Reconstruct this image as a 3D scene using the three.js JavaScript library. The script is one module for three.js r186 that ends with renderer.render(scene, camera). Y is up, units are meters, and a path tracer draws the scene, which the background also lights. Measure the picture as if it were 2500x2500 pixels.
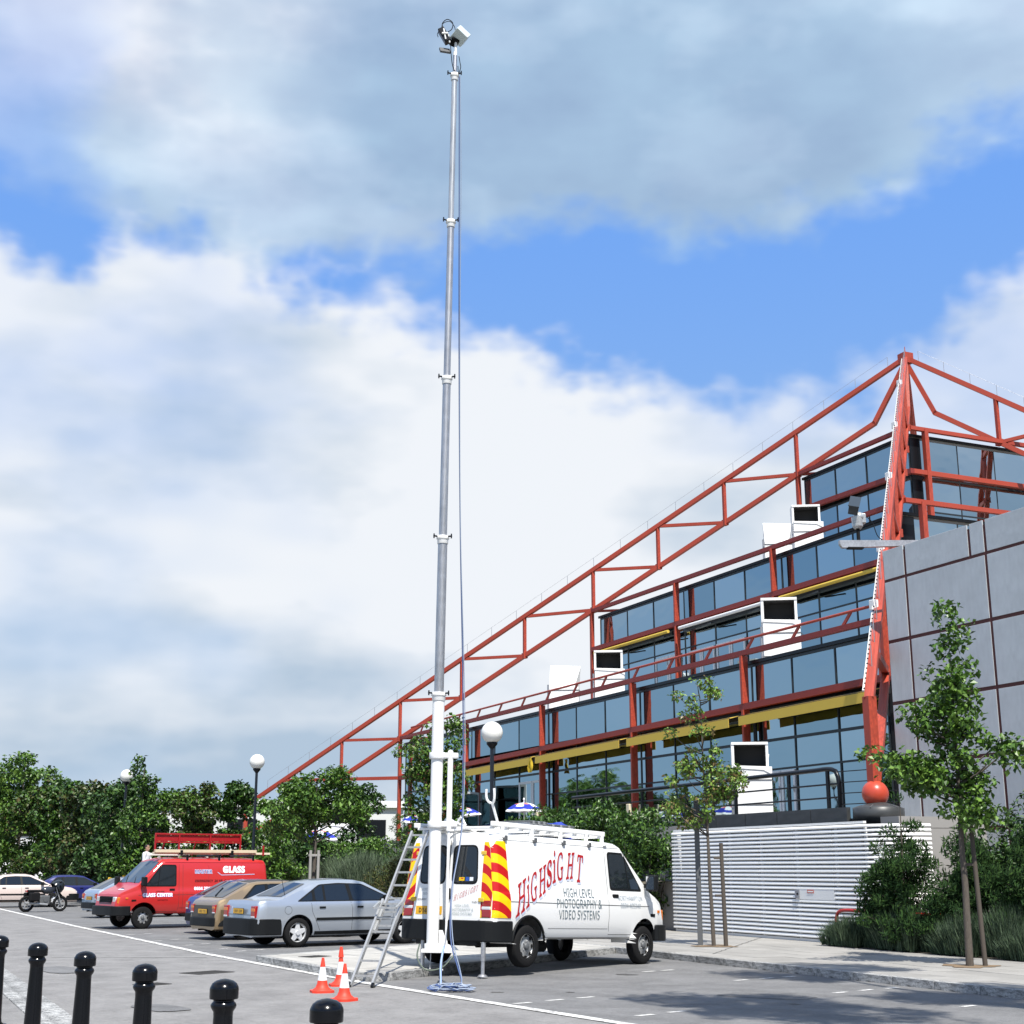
import * as THREE from 'three';
import { mergeGeometries, mergeVertices, toCreasedNormals } from 'three/addons/utils/BufferGeometryUtils.js';
import { RoundedBoxGeometry } from 'three/addons/geometries/RoundedBoxGeometry.js';
import { TessellateModifier } from 'three/addons/modifiers/TessellateModifier.js';
import { MarchingCubes } from 'three/addons/objects/MarchingCubes.js';
import { Brush, Evaluator, SUBTRACTION } from 'three-bvh-csg';

// ------------------------------------------------------------------ camera, sky, sun, exposure
const scene = new THREE.Scene();
const camera = new THREE.PerspectiveCamera(40.36, 1, 0.1, 3000);
camera.position.set(0, 1.65, 0);
camera.rotation.set(THREE.MathUtils.degToRad(14.37), 0, 0);
const renderer = new THREE.WebGLRenderer({ antialias: true });
renderer.toneMapping = THREE.LinearToneMapping;
renderer.toneMappingExposure = 1.4;
renderer.shadowMap.enabled = true;
renderer.setSize(1024, 1024);

// ---- seeded random and noise
function rng(seed) { let a = seed >>> 0; return () => { a = (a + 0x6d2b79f5) | 0; let t = Math.imul(a ^ (a >>> 15), 1 | a); t = (t + Math.imul(t ^ (t >>> 7), 61 | t)) ^ t; return ((t ^ (t >>> 14)) >>> 0) / 4294967296; }; }
const clamp = (v, a = 0, b = 1) => Math.min(b, Math.max(a, v));
const lerp = (a, b, t) => a + (b - a) * t;
const smooth = (a, b, v) => { const t = clamp((v - a) / (b - a)); return t * t * (3 - 2 * t); };
function hash3(x, y, z) { let h = Math.imul(x, 374761393) ^ Math.imul(y, 668265263) ^ Math.imul(z, 2147483647 - 91); h = Math.imul(h ^ (h >>> 13), 1274126177); return ((h ^ (h >>> 16)) >>> 0) / 4294967296; }
function noise3(x, y, z) {
  const xi = Math.floor(x), yi = Math.floor(y), zi = Math.floor(z), f = (t) => t * t * t * (t * (t * 6 - 15) + 10);
  const u = f(x - xi), v = f(y - yi), w = f(z - zi), h = (a, b, c) => hash3(xi + a, yi + b, zi + c);
  return lerp(lerp(lerp(h(0, 0, 0), h(1, 0, 0), u), lerp(h(0, 1, 0), h(1, 1, 0), u), v), lerp(lerp(h(0, 0, 1), h(1, 0, 1), u), lerp(h(0, 1, 1), h(1, 1, 1), u), v), w);
}
function fbm(x, y, z, oct = 5) { let s = 0, a = 0.5, n = 0; for (let i = 0; i < oct; i++) { s += a * noise3(x, y, z); n += a; a *= 0.5; x = x * 2.03 + 17.1; y = y * 2.03 + 5.3; z = z * 2.03 + 9.7; } return s / n; }
const table = (t) => (x) => { if (x <= t[0][0]) return t[0][1]; for (let i = 1; i < t.length; i++) if (x <= t[i][0]) return lerp(t[i - 1][1], t[i][1], (x - t[i - 1][0]) / (t[i][0] - t[i - 1][0])); return t[t.length - 1][1]; };

// ---- the sky: broken cumulus under blue, computed over the whole sphere of directions
// (azimuth in degrees right of north = -z, elevation in degrees)
const SKYW = 2048, SKYH = 2048;
function billow(x, y, z, oct) { let s = 0, a = 0.5, n = 0; for (let i = 0; i < oct; i++) { s += a * Math.abs(2 * noise3(x, y, z) - 1); n += a; a *= 0.55; x = x * 2.1 + 7.7; y = y * 2.1 + 3.1; z = z * 2.1 + 5.9; } return 1 - s / n; }
function makeSky() {
  const data = new Float32Array(SKYW * SKYH * 4);
  // underside of the high cloud sheet and crest of the low cumulus bank, as elevation over azimuth
  const sheet = table([[-180, 30], [-140, 30], [-100, 20], [-75, 13.5], [-58, 14], [-42, 22], [-30, 27], [-22, 26.4], [-18.8, 26.1], [-13.7, 26.0], [-12.2, 24.4], [-8.6, 24.8], [-5.1, 25], [-1.6, 26], [0.8, 26.6], [5.5, 25.8], [10.2, 26.2], [14.8, 26.4], [18.2, 27.4], [22.3, 28.3], [34, 31], [60, 30], [100, 34], [140, 30], [180, 30]]);
  const bank = table([[-180, 18], [-150, 20], [-110, 14], [-85, 11], [-66, 9], [-50, 13], [-36, 19], [-26, 23], [-21.7, 23.5], [-19, 23.4], [-16.7, 24.2], [-13.1, 24], [-10.8, 23.8], [-7.3, 22.3], [-3.9, 21.4], [-0.1, 21.4], [3.1, 20.6], [7.7, 19.6], [12.1, 18.7], [15.1, 18.6], [17.4, 19.9], [18.7, 21], [21.6, 21.9], [30, 24], [60, 21], [90, 24], [130, 22], [180, 18]]);
  const zen = [0.085, 0.225, 0.62], mid = [0.17, 0.385, 0.90], low = [0.36, 0.56, 0.80];
  for (let j = 0; j < SKYH; j++) {
    const el = ((j + 0.5) / SKYH - 0.5) * 180, ce = Math.cos(el * Math.PI / 180), se = Math.sin(el * Math.PI / 180);
    for (let i = 0; i < SKYW; i++) {
      const o = (j * SKYW + i) * 4;
      if (el < -4) { data[o] = 0.30; data[o + 1] = 0.32; data[o + 2] = 0.33; data[o + 3] = 1; continue; }
      let az = (i + 0.5) / SKYW * 360 - 90; if (az > 180) az -= 360;
      const ar = az * Math.PI / 180, X = Math.sin(ar) * ce, Z = -Math.cos(ar) * ce, Y = se;
      const inview = Math.abs(az) < 40 && el < 50;
      const oc = inview ? 6 : 4;
      const n1 = fbm(X * 5 + 3, Y * 8 + 1, Z * 5 + 7, oc) - 0.5, n2 = fbm(X * 15 + 11, Y * 21 + 4, Z * 15 + 2, oc) - 0.5, n3 = inview ? fbm(X * 46, Y * 60 + 9, Z * 46 + 5, 4) - 0.5 : 0;
      // blue
      const k = smooth(0, 30, el), k2 = smooth(34, 75, el), c = [0, 1, 2].map((q) => lerp(lerp(low[q], mid[q], k), zen[q], k2));
      // low bank: crest with billows, then solid to the haze at the horizon
      const bl = inview ? billow(X * 13 + 4, Y * 17 + 8, Z * 13, 6) - 0.62 : n2, eb = bank(az) + 0.9 * smooth(10, 4, Math.abs(az + 9)) + n1 * 2.4 + bl * 4.0 + n3 * 1.9;
      let db = smooth(-0.8, 1.6, eb - el);
      const thin = smooth(0.02, 0.34, fbm(X * 4 + 21, Y * 9 + 2, Z * 4 + 3, 4) - 0.36 + smooth(30, 0, Math.abs(az)) * 0.3);
      db *= lerp(lerp(0.55, az > 0 ? 0.5 : 0.12, smooth(24, 48, Math.abs(az))), 1, thin) * lerp(1, az > 0 ? 0.95 : 0.72, smooth(30, 60, Math.abs(az)) * smooth(3, 9, el));
      // high sheet: everything above its underside, broken up by holes
      const es = sheet(az) - 0.5 + n1 * 3.4 + n2 * 3.4 - bl * 2.4 + n3 * 2.0;
      let ds = smooth(-0.8, 1.9, el - es);
      ds *= clamp(0.10 + 0.75 * smooth(-25, -50, az) * smooth(-150, -110, az) * smooth(55, 35, el) + (fbm(X * 3.1 + 5, Y * 3.4 + 8, Z * 3.1, 5) - 0.40) * 3.6 + smooth(34, 16, Math.abs(az - 4)) * smooth(62, 36, el) * 1.25);
      ds = clamp(ds); ds *= 0.96;
      ds *= 1 - 0.6 * smooth(-17.2, -20.5, az + n2 * 5) * smooth(38, 26, el);
      // brightness inside the clouds: shaded flat undersides, sunlit crests
      const fb = fbm(X * 7 + 31, Y * 17, Z * 7 + 13, 5) - bl * 0.22;
      const crest = smooth(9, 0, eb - el);
      const shadeB = clamp(0.17 + (fb - 0.5) * 2.3 + 0.55 * smooth(13, 3.5, el) * smooth(22, -16, az + 8) - crest * 0.3 + 0.20 * smooth(11, 4, el) * smooth(30, 0, Math.abs(az)), 0, 1);
      const cb = [lerp(0.87, 0.45, shadeB), lerp(0.905, 0.57, shadeB), lerp(0.955, 0.71, shadeB)];
      const g = smooth(-13, 0, az + n1 * 9) * smooth(24, 9, az + n1 * 6) * smooth(38, 31, el + n1 * 8) + 0.5 * smooth(0.42, 0.66, fb) - 0.25 * smooth(0.5, 0.32, fb);
      const sg = clamp(g, 0, 1) , lit = smooth(-6, -14, az + n1 * 10) * smooth(26, 31, el + n1 * 6);
      const cs = [lerp(lerp(0.56, 0.82, lit), 0.375, sg), lerp(lerp(0.70, 0.86, lit), 0.525, sg), lerp(lerp(0.87, 0.94, lit), 0.71, sg)];
      const bk = 1 + 0.5 * (fbm(X * 11 + 3, Y * 22 + 6, Z * 11 + 8, oc) - 0.5) + 0.16 * (inview ? bl : 0); for (let q = 0; q < 3; q++) { let v = lerp(c[q], cs[q] * lerp(1, bk, q === 2 ? 0.7 : 1), ds); v = lerp(v, cb[q], db); data[o + q] = v * 0.72; }
      data[o + 3] = 1;
    }
  }
  const t = new THREE.DataTexture(data, SKYW, SKYH, THREE.RGBAFormat, THREE.FloatType);
  t.mapping = THREE.EquirectangularReflectionMapping; t.colorSpace = THREE.LinearSRGBColorSpace; t.magFilter = THREE.LinearFilter; t.minFilter = THREE.LinearFilter; t.wrapS = THREE.RepeatWrapping; t.needsUpdate = true;
  return t;
}
scene.background = makeSky();
scene.environment = scene.background;

// sun: high, behind the camera and a little to the right
const sun = new THREE.DirectionalLight(new THREE.Color().setRGB(1, 0.955, 0.88), 5.0);
{ const e = 57 * Math.PI / 180, d = new THREE.Vector3(0.25, 0, 0.968).normalize(); sun.position.set(d.x * Math.cos(e) * 200, Math.sin(e) * 200, d.z * Math.cos(e) * 200 - 40); sun.target.position.set(0, 0, -40); }
sun.castShadow = true; sun.shadow.mapSize.set(4096, 4096); sun.shadow.radius = 1;
Object.assign(sun.shadow.camera, { left: -70, right: 70, top: 70, bottom: -70, near: 1, far: 400 });
scene.add(sun, sun.target);

// ------------------------------------------------------------------ helpers
const used = new Map();
function numbered(n) { const k = used.get(n) ?? 0; used.set(n, k + 1); return k ? n + '_' + String(k).padStart(3, '0') : n; }
const V = (x, y, z) => new THREE.Vector3(x, y, z);
function mesh(name, geo, mat, parent) { const m = new THREE.Mesh(geo, mat); m.name = name; m.castShadow = m.receiveShadow = true; parent.add(m); return m; }
function tag(o, label, category, group) { o.userData = { label, category }; if (group) o.userData.group = group; return o; }
function thing(name, label, category, pos = [0, 0, 0], turn = 0, group) { const g = new THREE.Group(); g.name = numbered(name); g.position.set(...pos); g.rotation.y = turn; scene.add(g); return tag(g, label, category, group); }
function single(name, geo, mat, label, category, pos = [0, 0, 0], turn = 0, group) { const m = mesh(numbered(name), geo, mat, scene); m.position.set(...pos); m.rotation.y = turn; return tag(m, label, category, group); }
function struct(name, geo, mat) { const m = mesh(numbered(name), geo, mat, scene); m.userData = { kind: 'structure' }; return m; }
function structGroup(name, pos = [0, 0, 0], turn = 0) { const g = new THREE.Group(); g.name = numbered(name); g.position.set(...pos); g.rotation.y = turn; g.userData = { kind: 'structure' }; scene.add(g); return g; }
function stuff(o) { o.userData.kind = 'stuff'; return o; }
const clean = (gs) => { gs = gs.map((g) => { g = g.index ? g.toNonIndexed() : g.clone(); for (const k of Object.keys(g.attributes)) if (!['position', 'normal', 'uv'].includes(k)) g.deleteAttribute(k); return g; }); const uv = gs.every((g) => g.attributes.uv); if (!uv) gs.forEach((g) => g.deleteAttribute('uv')); return mergeGeometries(gs); };
const box = (w, h, d, x = 0, y = 0, z = 0) => new THREE.BoxGeometry(w, h, d).translate(x, y, z);
const rbox = (w, h, d, r = 0.01, x = 0, y = 0, z = 0, s = 2) => new RoundedBoxGeometry(w, h, d, s, Math.min(r, w / 2.01, h / 2.01, d / 2.01)).translate(x, y, z);
const cyl = (r0, r1, h, x = 0, y = 0, z = 0, s = 20) => new THREE.CylinderGeometry(r1, r0, h, s).translate(x, y + h / 2, z);   // bottom radius, top radius, from y up
const sph = (r, x = 0, y = 0, z = 0, s = 24) => new THREE.SphereGeometry(r, s, Math.round(s * 0.7)).translate(x, y, z);
const lathe = (pts, s = 28) => new THREE.LatheGeometry(pts.map((p) => new THREE.Vector2(p[0], p[1])), s);
function bar(a, b, w, h, extra = 0) {  // a rectangular bar between two points, h measured upward
  a = V(...a); b = V(...b); const d = b.clone().sub(a), L = d.length() + extra; const g = new THREE.BoxGeometry(w, h, L);
  const zax = d.normalize(), up = Math.abs(zax.y) > 0.97 ? V(1, 0, 0) : V(0, 1, 0), xax = up.clone().cross(zax).normalize(), yax = zax.clone().cross(xax);
  g.applyMatrix4(new THREE.Matrix4().makeBasis(xax, yax, zax)); const m = a.add(b).multiplyScalar(0.5); return g.translate(m.x, m.y, m.z);
}
function rod(a, b, r0, r1 = r0, s = 10) { a = V(...a); b = V(...b); const d = b.clone().sub(a), g = new THREE.CylinderGeometry(r1, r0, d.length(), s); g.applyQuaternion(new THREE.Quaternion().setFromUnitVectors(V(0, 1, 0), d.clone().normalize())); const m = a.add(b).multiplyScalar(0.5); return g.translate(m.x, m.y, m.z); }
const tube = (pts, r, n = 40, s = 8, closed = false) => new THREE.TubeGeometry(new THREE.CatmullRomCurve3(pts.map((p) => V(...p)), closed), n, r, s, closed);
function extr(poly, depth, bevel = 0) { const s = new THREE.Shape(poly.map((p) => new THREE.Vector2(p[0], p[1]))); return new THREE.ExtrudeGeometry(s, { depth, bevelEnabled: bevel > 0, bevelSize: bevel, bevelThickness: bevel, bevelSegments: 2, curveSegments: 6 }); }

// the site frame: everything here is laid out along the building's front (x along it, z out of it)
const PH = THREE.MathUtils.degToRad(-66.1), SO = [7.933, 0, -31];
const cP = Math.cos(PH), sP = Math.sin(PH);
const site = (x, y, z) => [SO[0] + x * cP + z * sP, y, SO[2] - x * sP + z * cP];
const toSite = (X, Z) => [(X - SO[0]) * cP - (Z - SO[2]) * sP, (X - SO[0]) * sP + (Z - SO[2]) * cP];

// ------------------------------------------------------------------ materials
const lin = (r, g, b) => new THREE.Color().setRGB(r, g, b);
const std = (r, g, b, rough = 0.6, o = {}) => new THREE.MeshStandardMaterial({ color: lin(r, g, b), roughness: rough, ...o });
const phys = (r, g, b, rough = 0.5, o = {}) => new THREE.MeshPhysicalMaterial({ color: lin(r, g, b), roughness: rough, ...o });
function pn(x, y, p, seed) { const xi = Math.floor(x), yi = Math.floor(y), f = (t) => t * t * (3 - 2 * t), u = f(x - xi), v = f(y - yi), m = (a) => ((a % p) + p) % p, h = (a, b) => hash3(m(xi + a), m(yi + b), seed); return lerp(lerp(h(0, 0), h(1, 0), u), lerp(h(0, 1), h(1, 1), u), v); }
function pf(u, v, p, seed, oct) { let s = 0, a = 0.5, n = 0; for (let i = 0; i < oct; i++) { s += a * pn(u * p, v * p, p, seed + i); n += a; a *= 0.55; p *= 2; } return s / n; }
function texture(size, fn, srgb = true) {  // fn(u, v, ix, iy) -> [r,g,b] in 0..1 (linear when srgb is false)
  const d = new Uint8Array(size * size * 4);
  for (let y = 0; y < size; y++) for (let x = 0; x < size; x++) { const c = fn(x / size, y / size, x, y), o = (y * size + x) * 4; for (let q = 0; q < 3; q++) d[o + q] = clamp(c[q]) * 255; d[o + 3] = 255; }
  const t = new THREE.DataTexture(d, size, size); t.wrapS = t.wrapT = THREE.RepeatWrapping; t.magFilter = THREE.LinearFilter; t.minFilter = THREE.LinearMipmapLinearFilter; t.generateMipmaps = true; if (srgb) t.colorSpace = THREE.SRGBColorSpace; t.needsUpdate = true; return t;
}
const toS = (v) => (v <= 0.0031308 ? v * 12.92 : 1.055 * Math.pow(v, 1 / 2.4) - 0.055);
function scaled(t, metres) { const c = t.clone(); c.repeat.set(1 / metres, 1 / metres); c.needsUpdate = true; return c; }
// worn asphalt: pale stone chips in dark binder, plus coarser patches
function asphaltTex(base, warm, seed) {
  const R = rng(seed);
  return texture(1024, (u, v) => { const chip = R(), a = pf(u, v, 8, seed, 5), b = pf(u, v, 64, seed + 20, 2); let l = base * (0.60 + 0.55 * a + 0.28 * b) + (chip > 0.86 ? 0.085 : chip < 0.16 ? -0.07 : (chip - 0.5) * 0.05); l = Math.max(0.02, l); return [toS(l * (1 + warm)), toS(l), toS(l * (1 - warm * 1.1))]; });
}
const bumpNoise = texture(512, (u, v) => { const a = pf(u, v, 128, 3, 2) * 0.7 + pf(u, v, 32, 9, 2) * 0.3; return [a, a, a]; }, false);
const TEX = { road: asphaltTex(0.205, 0.03, 5), bay: asphaltTex(0.158, 0.006, 41) };
const concreteTex = (base, seed, warm = 0.02) => texture(512, (u, v) => { const a = pf(u, v, 4, seed, 6), b = pf(u, v, 96, seed + 7, 2), l = base * (0.72 + 0.36 * a + 0.2 * b); return [toS(l * (1 + warm)), toS(l), toS(l * (1 - warm * 2))]; });
TEX.flag = concreteTex(0.39, 61, 0.035); TEX.path = concreteTex(0.285, 77, 0.035);
TEX.granite = texture(512, (u, v) => { const a = pf(u, v, 48, 15, 3), b = pf(u, v, 6, 19, 4), l = clamp(0.27 + (a - 0.5) * 0.6 + (b - 0.5) * 0.5, 0.03, 0.6); return [toS(l), toS(l), toS(l * 0.97)]; });
TEX.galv = texture(512, (u, v) => { const a = pf(u, v, 24, 91, 3), b = pf(u, v, 5, 93, 4), l = 0.42 + (a - 0.5) * 0.2 + (b - 0.5) * 0.18; return [toS(l), toS(l * 1.01), toS(l * 1.04)]; });
TEX.earth = texture(512, (u, v) => { const a = pf(u, v, 16, 31, 5), l = 0.05 + a * 0.10; return [toS(l * 1.15), toS(l), toS(l * 0.72)]; });
TEX.paint = texture(512, (u, v) => { const a = pf(u, v, 40, 55, 3), b = pf(u, v, 5, 57, 4), w = smooth(0.40, 0.50, a * 0.55 + b * 0.45); return [toS(lerp(0.33, 0.70, w)), toS(lerp(0.325, 0.69, w)), toS(lerp(0.31, 0.66, w))]; });
TEX.grassland = texture(512, (u, v) => { const a = pf(u, v, 24, 131, 5), b = pf(u, v, 3, 135, 3), l = 0.05 + a * 0.07; return [toS(l * (0.7 + b * 0.5)), toS(l), toS(l * 0.35)]; });
TEX.bark = texture(256, (u, v) => { const a = pf(u, v * 0.25, 32, 211, 4), l = 0.06 + a * 0.12; return [toS(l * 1.15), toS(l), toS(l * 0.82)]; });
TEX.grime = texture(512, (u, v) => { const a = pf(u, v, 6, 301, 6), b = pf(u, v, 60, 311, 2), l = 0.80 + (a - 0.5) * 0.28 + (b - 0.5) * 0.10; return [l, l, l * 0.985]; });
const steelWear = texture(256, (u, v) => { const a = pf(u, v, 6, 501, 5), b = pf(u, v, 48, 511, 2), l = 0.86 + (a - 0.5) * 0.34 + (b - 0.5) * 0.12; return [l, l * 0.99, l * 0.97]; }); steelWear.repeat.set(1, 5);
const M = {
  road: std(1, 1, 1, 0.9, { map: scaled(TEX.road, 3.2), bumpMap: scaled(bumpNoise, 0.9), bumpScale: 0.006 }),
  bay: std(1, 1, 1, 0.9, { map: scaled(TEX.bay, 2.9), bumpMap: scaled(bumpNoise, 0.8), bumpScale: 0.006 }),
  flags: [0.92, 1, 1.06].map((k) => std(k, k, k * 0.985, 0.88, { map: scaled(TEX.flag, 1.7) })),
  pathflags: [0.9, 1, 1.07].map((k) => std(k, k, k, 0.9, { map: scaled(TEX.path, 1.9) })),
  kerb: [0.8, 1, 1.12].map((k) => std(k, k, k, 0.85, { map: scaled(TEX.granite, 0.8) })),
  joint: std(0.11, 0.10, 0.085, 0.95), earth: std(1, 1, 1, 1, { map: scaled(TEX.earth, 2) }), line: std(1, 1, 1, 0.8, { map: scaled(TEX.paint, 1.3) }),
  grassland: std(1, 1, 1, 1, { map: scaled(TEX.grassland, 9) }),
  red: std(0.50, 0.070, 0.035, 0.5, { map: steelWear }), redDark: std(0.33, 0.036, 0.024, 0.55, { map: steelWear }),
  white: std(0.80, 0.80, 0.785, 0.45), whiteMetal: std(0.79, 0.79, 0.775, 0.4, { map: scaled(TEX.grime, 2.2) }),
  black: phys(0.006, 0.007, 0.009, 0.32, { specularIntensity: 0.6 }), matt: phys(0.009, 0.009, 0.01, 0.75, { specularIntensity: 0.3 }), rubber: phys(0.012, 0.012, 0.0125, 0.85, { specularIntensity: 0.3 }), plastic: phys(0.009, 0.010, 0.011, 0.5, { specularIntensity: 0.35 }),
  alu: std(0.74, 0.75, 0.77, 0.36, { metalness: 0.55, map: scaled(TEX.grime, 0.7) }), steel: std(1, 1, 1, 0.42, { metalness: 0.75, map: scaled(TEX.galv, 0.9) }), chrome: std(0.8, 0.8, 0.82, 0.12, { metalness: 1 }),
  yellow: std(0.62, 0.43, 0.06, 0.75), cream: std(0.62, 0.55, 0.38, 0.5), trim: std(0.016, 0.020, 0.022, 0.4), greyTrim: std(0.10, 0.105, 0.11, 0.5),
  blueCable: std(0.10, 0.17, 0.42, 0.5), tarp: std(0.010, 0.035, 0.33, 0.5),
  bark: std(0.62, 0.6, 0.6, 0.95, { map: scaled(TEX.bark, 0.6) }), stake: std(0.075, 0.062, 0.05, 0.9),
};
// ------------------------------------------------------------------ ground, road, pavements
function sheet(poly, y, inSite = true) {   // a flat polygon; uv in metres
  const P = poly.map((p) => (inSite ? site(p[0], 0, p[1]) : [p[0], 0, p[1]]));
  const g = new THREE.ShapeGeometry(new THREE.Shape(P.map((p) => new THREE.Vector2(p[0], -p[2])))); g.rotateX(-Math.PI / 2); return g.translate(0, y, 0);
}
struct('ground', sheet([[-1500, -1500], [1500, -1500], [1500, 1500], [-1500, 1500]], -0.012, false), M.grassland);
function stained(x0, x1, nx, nz, zf0, zf1, y, seed) { // a surface whose tone drifts with stains and wear; uv in metres
  const g = new THREE.PlaneGeometry(1, 1, nx, nz), p = g.attributes.position, uv = g.attributes.uv, c = new Float32Array(p.count * 3);
  for (let i = 0; i < p.count; i++) { const x = lerp(x0, x1, p.getX(i) + 0.5), z = lerp(zf0(x), zf1(x), 0.5 - p.getY(i)), W = site(x, y, z); p.setXYZ(i, ...W); uv.setXY(i, W[0], W[2]); const a = fbm(W[0] * 0.35 + seed, 3, W[2] * 0.35, 5), b = fbm(x * 0.25 + seed, 7, z * 1.6, 4), k = 1.0 + 0.95 * (a - 0.5) + 0.42 * (b - 0.5); c.set([k, k, k * 0.985], 3 * i); }
  g.setAttribute('color', new THREE.BufferAttribute(c, 3)); const idx = g.index.array; for (let i = 0; i < idx.length; i += 3) { const t = idx[i + 1]; idx[i + 1] = idx[i + 2]; idx[i + 2] = t; } g.computeVertexNormals(); const n = g.attributes.normal; if (n.getY(0) < 0) { for (let i = 0; i < idx.length; i += 3) { const t = idx[i + 1]; idx[i + 1] = idx[i + 2]; idx[i + 2] = t; } g.computeVertexNormals(); } return g;
}
struct('road', stained(-150, 60, 420, 90, () => 6, () => 34, 0, 3), M.road);
const lineZ = table([[-60, 15.6], [-39.9, 14.8], [-19.2, 14.2], [-3.7, 13.57], [4.24, 12.98], [10.66, 12.15], [40, 9]]);
struct('parking_bay_surface', stained(-60, 40, 300, 40, () => 6, lineZ, 0.004, 40), M.bay);
function strip(pts, w, y) { // a painted strip along a polyline in site coordinates
  const gs = []; for (let i = 1; i < pts.length; i++) { const [a, b] = [pts[i - 1], pts[i]], dx = b[0] - a[0], dz = b[1] - a[1], L = Math.hypot(dx, dz), nx = -dz / L * w / 2, nz = dx / L * w / 2; gs.push(sheet([[a[0] + nx, a[1] + nz], [b[0] + nx, b[1] + nz], [b[0] - nx, b[1] - nz], [a[0] - nx, a[1] - nz]], y)); }
  return clean(gs);
}
{ const p = []; for (let x = -58; x <= 30; x += 1) p.push([x, lineZ(x)]); struct('white_road_line', strip(p, 0.17, 0.009), M.line); }
// short dashes that divide the angled bays (world positions)
const dashes = [[0.13, -18.6], [0.55, -19.02], [0.97, -19.4], [2.26, -24.2], [2.6, -24.5], [4.5, -20.15], [4.95, -20.55], [5.4, -20.9], [3.49, -22.35], [3.95, -22.73], [4.36, -23.05], [5.64, -18.2], [1.54, -17.1], [1.95, -17.5], [-9.86, -37.6], [-9.55, -38.15], [-8.36, -34.3], [-8.1, -35.0], [-7.2, -32.4], [-6.95, -33.0], [-6.13, -31.1], [-5.85, -31.6], [-5.6, -30.1], [-5.3, -30.6]];
for (const [x, z] of dashes) { const g = new THREE.PlaneGeometry(0.29, 0.085).rotateX(-Math.PI / 2); const m = struct('bay_marking', g.translate(0, 0, 0), M.line); m.position.set(x, 0.009, z); m.rotation.y = x < -3 ? 1.0 : 0.70; }
{ const m = struct('worn_road_line', strip([toSite(-8.9, -28.2), toSite(-5.9, -28.2)], 0.1, 0.006), std(0.34, 0.335, 0.32, 0.9)); }
// bitumen seams and repair patches
{ const tar = std(0.055, 0.054, 0.053, 0.85), R = rng(17);
  const wob = (a, b, n, k) => [...Array(n + 1)].map((_, i) => { const t = i / n; return toSite(lerp(a[0], b[0], t) + (i % n ? (R() - 0.5) * k : 0), lerp(a[1], b[1], t) + (i % n ? (R() - 0.5) * k : 0)); });
  struct('tar_seam', strip(wob([5.75, -33.5], [3.72, -27.05], 30, 0.04), 0.018, 0.1262), tar);
  for (const [x, z, w, d, t, k] of [[-7.6, -24.6, 1.8, 0.7, 1.0, 0.215], [-4.3, -18.0, 1.0, 0.5, 0.9, 0.2], [3.4, -19.6, 1.3, 0.7, 0.6, 0.19]]) { const s = []; for (let i = 0; i < 28; i++) { const a = i / 28 * 6.283, sx = Math.sign(Math.cos(a)) * Math.pow(Math.abs(Math.cos(a)), 0.5), sz = Math.sign(Math.sin(a)) * Math.pow(Math.abs(Math.sin(a)), 0.5), j = 0.94 + R() * 0.1, px = sx * w / 2 * j, pz = sz * d / 2 * j; s.push([x + px * Math.cos(t) - pz * Math.sin(t), z + px * Math.sin(t) + pz * Math.cos(t)]); } struct('road_patch', sheet(s, 0.0085, false), std(k / 0.22, k / 0.22, k / 0.22, 0.9, { map: M.bay.map })); } }
{ const R = rng(29), oil = [0.055, 0.075, 0.095].map((k) => std(k, k * 0.97, k * 0.93, 0.6)); for (let i = 0; i < 34; i++) { const bx = lerp(-30, 14, R()), bz = lerp(7, 12.4, R()), r = 0.05 + R() * R() * 0.26, s = [], ph = R() * 6; for (let k = 0; k < 22; k++) { const a = k / 22 * 6.283, q = r * (0.7 + 0.25 * Math.sin(a * 2 + ph) + 0.15 * Math.sin(a * 5 + ph * 2) + R() * 0.15); s.push([bx + Math.cos(a) * q, bz + Math.sin(a) * q * 1.3]); } struct('oil_stain', sheet(s, 0.0078 + i * 0.00001), oil[i % 3]); } }
// near kerb and footway on the camera's side of the road
const nearKerb = structGroup('near_kerb');
{ const R = rng(8); for (let x = -24; x < 26; x += 0.92) { const g = rbox(0.905, 0.2, 0.46, 0.015); const m = mesh('kerb_stone', g, M.kerb[(R() * 3) | 0], nearKerb); const p = site(x, -0.075, 17.85 - x * 0.006); m.position.set(...p); m.rotation.y = PH; } }
struct('footway', sheet([[-150, 18.99], [60, 17.73], [60, 34], [-150, 34]], 0.016), M.road);
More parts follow.
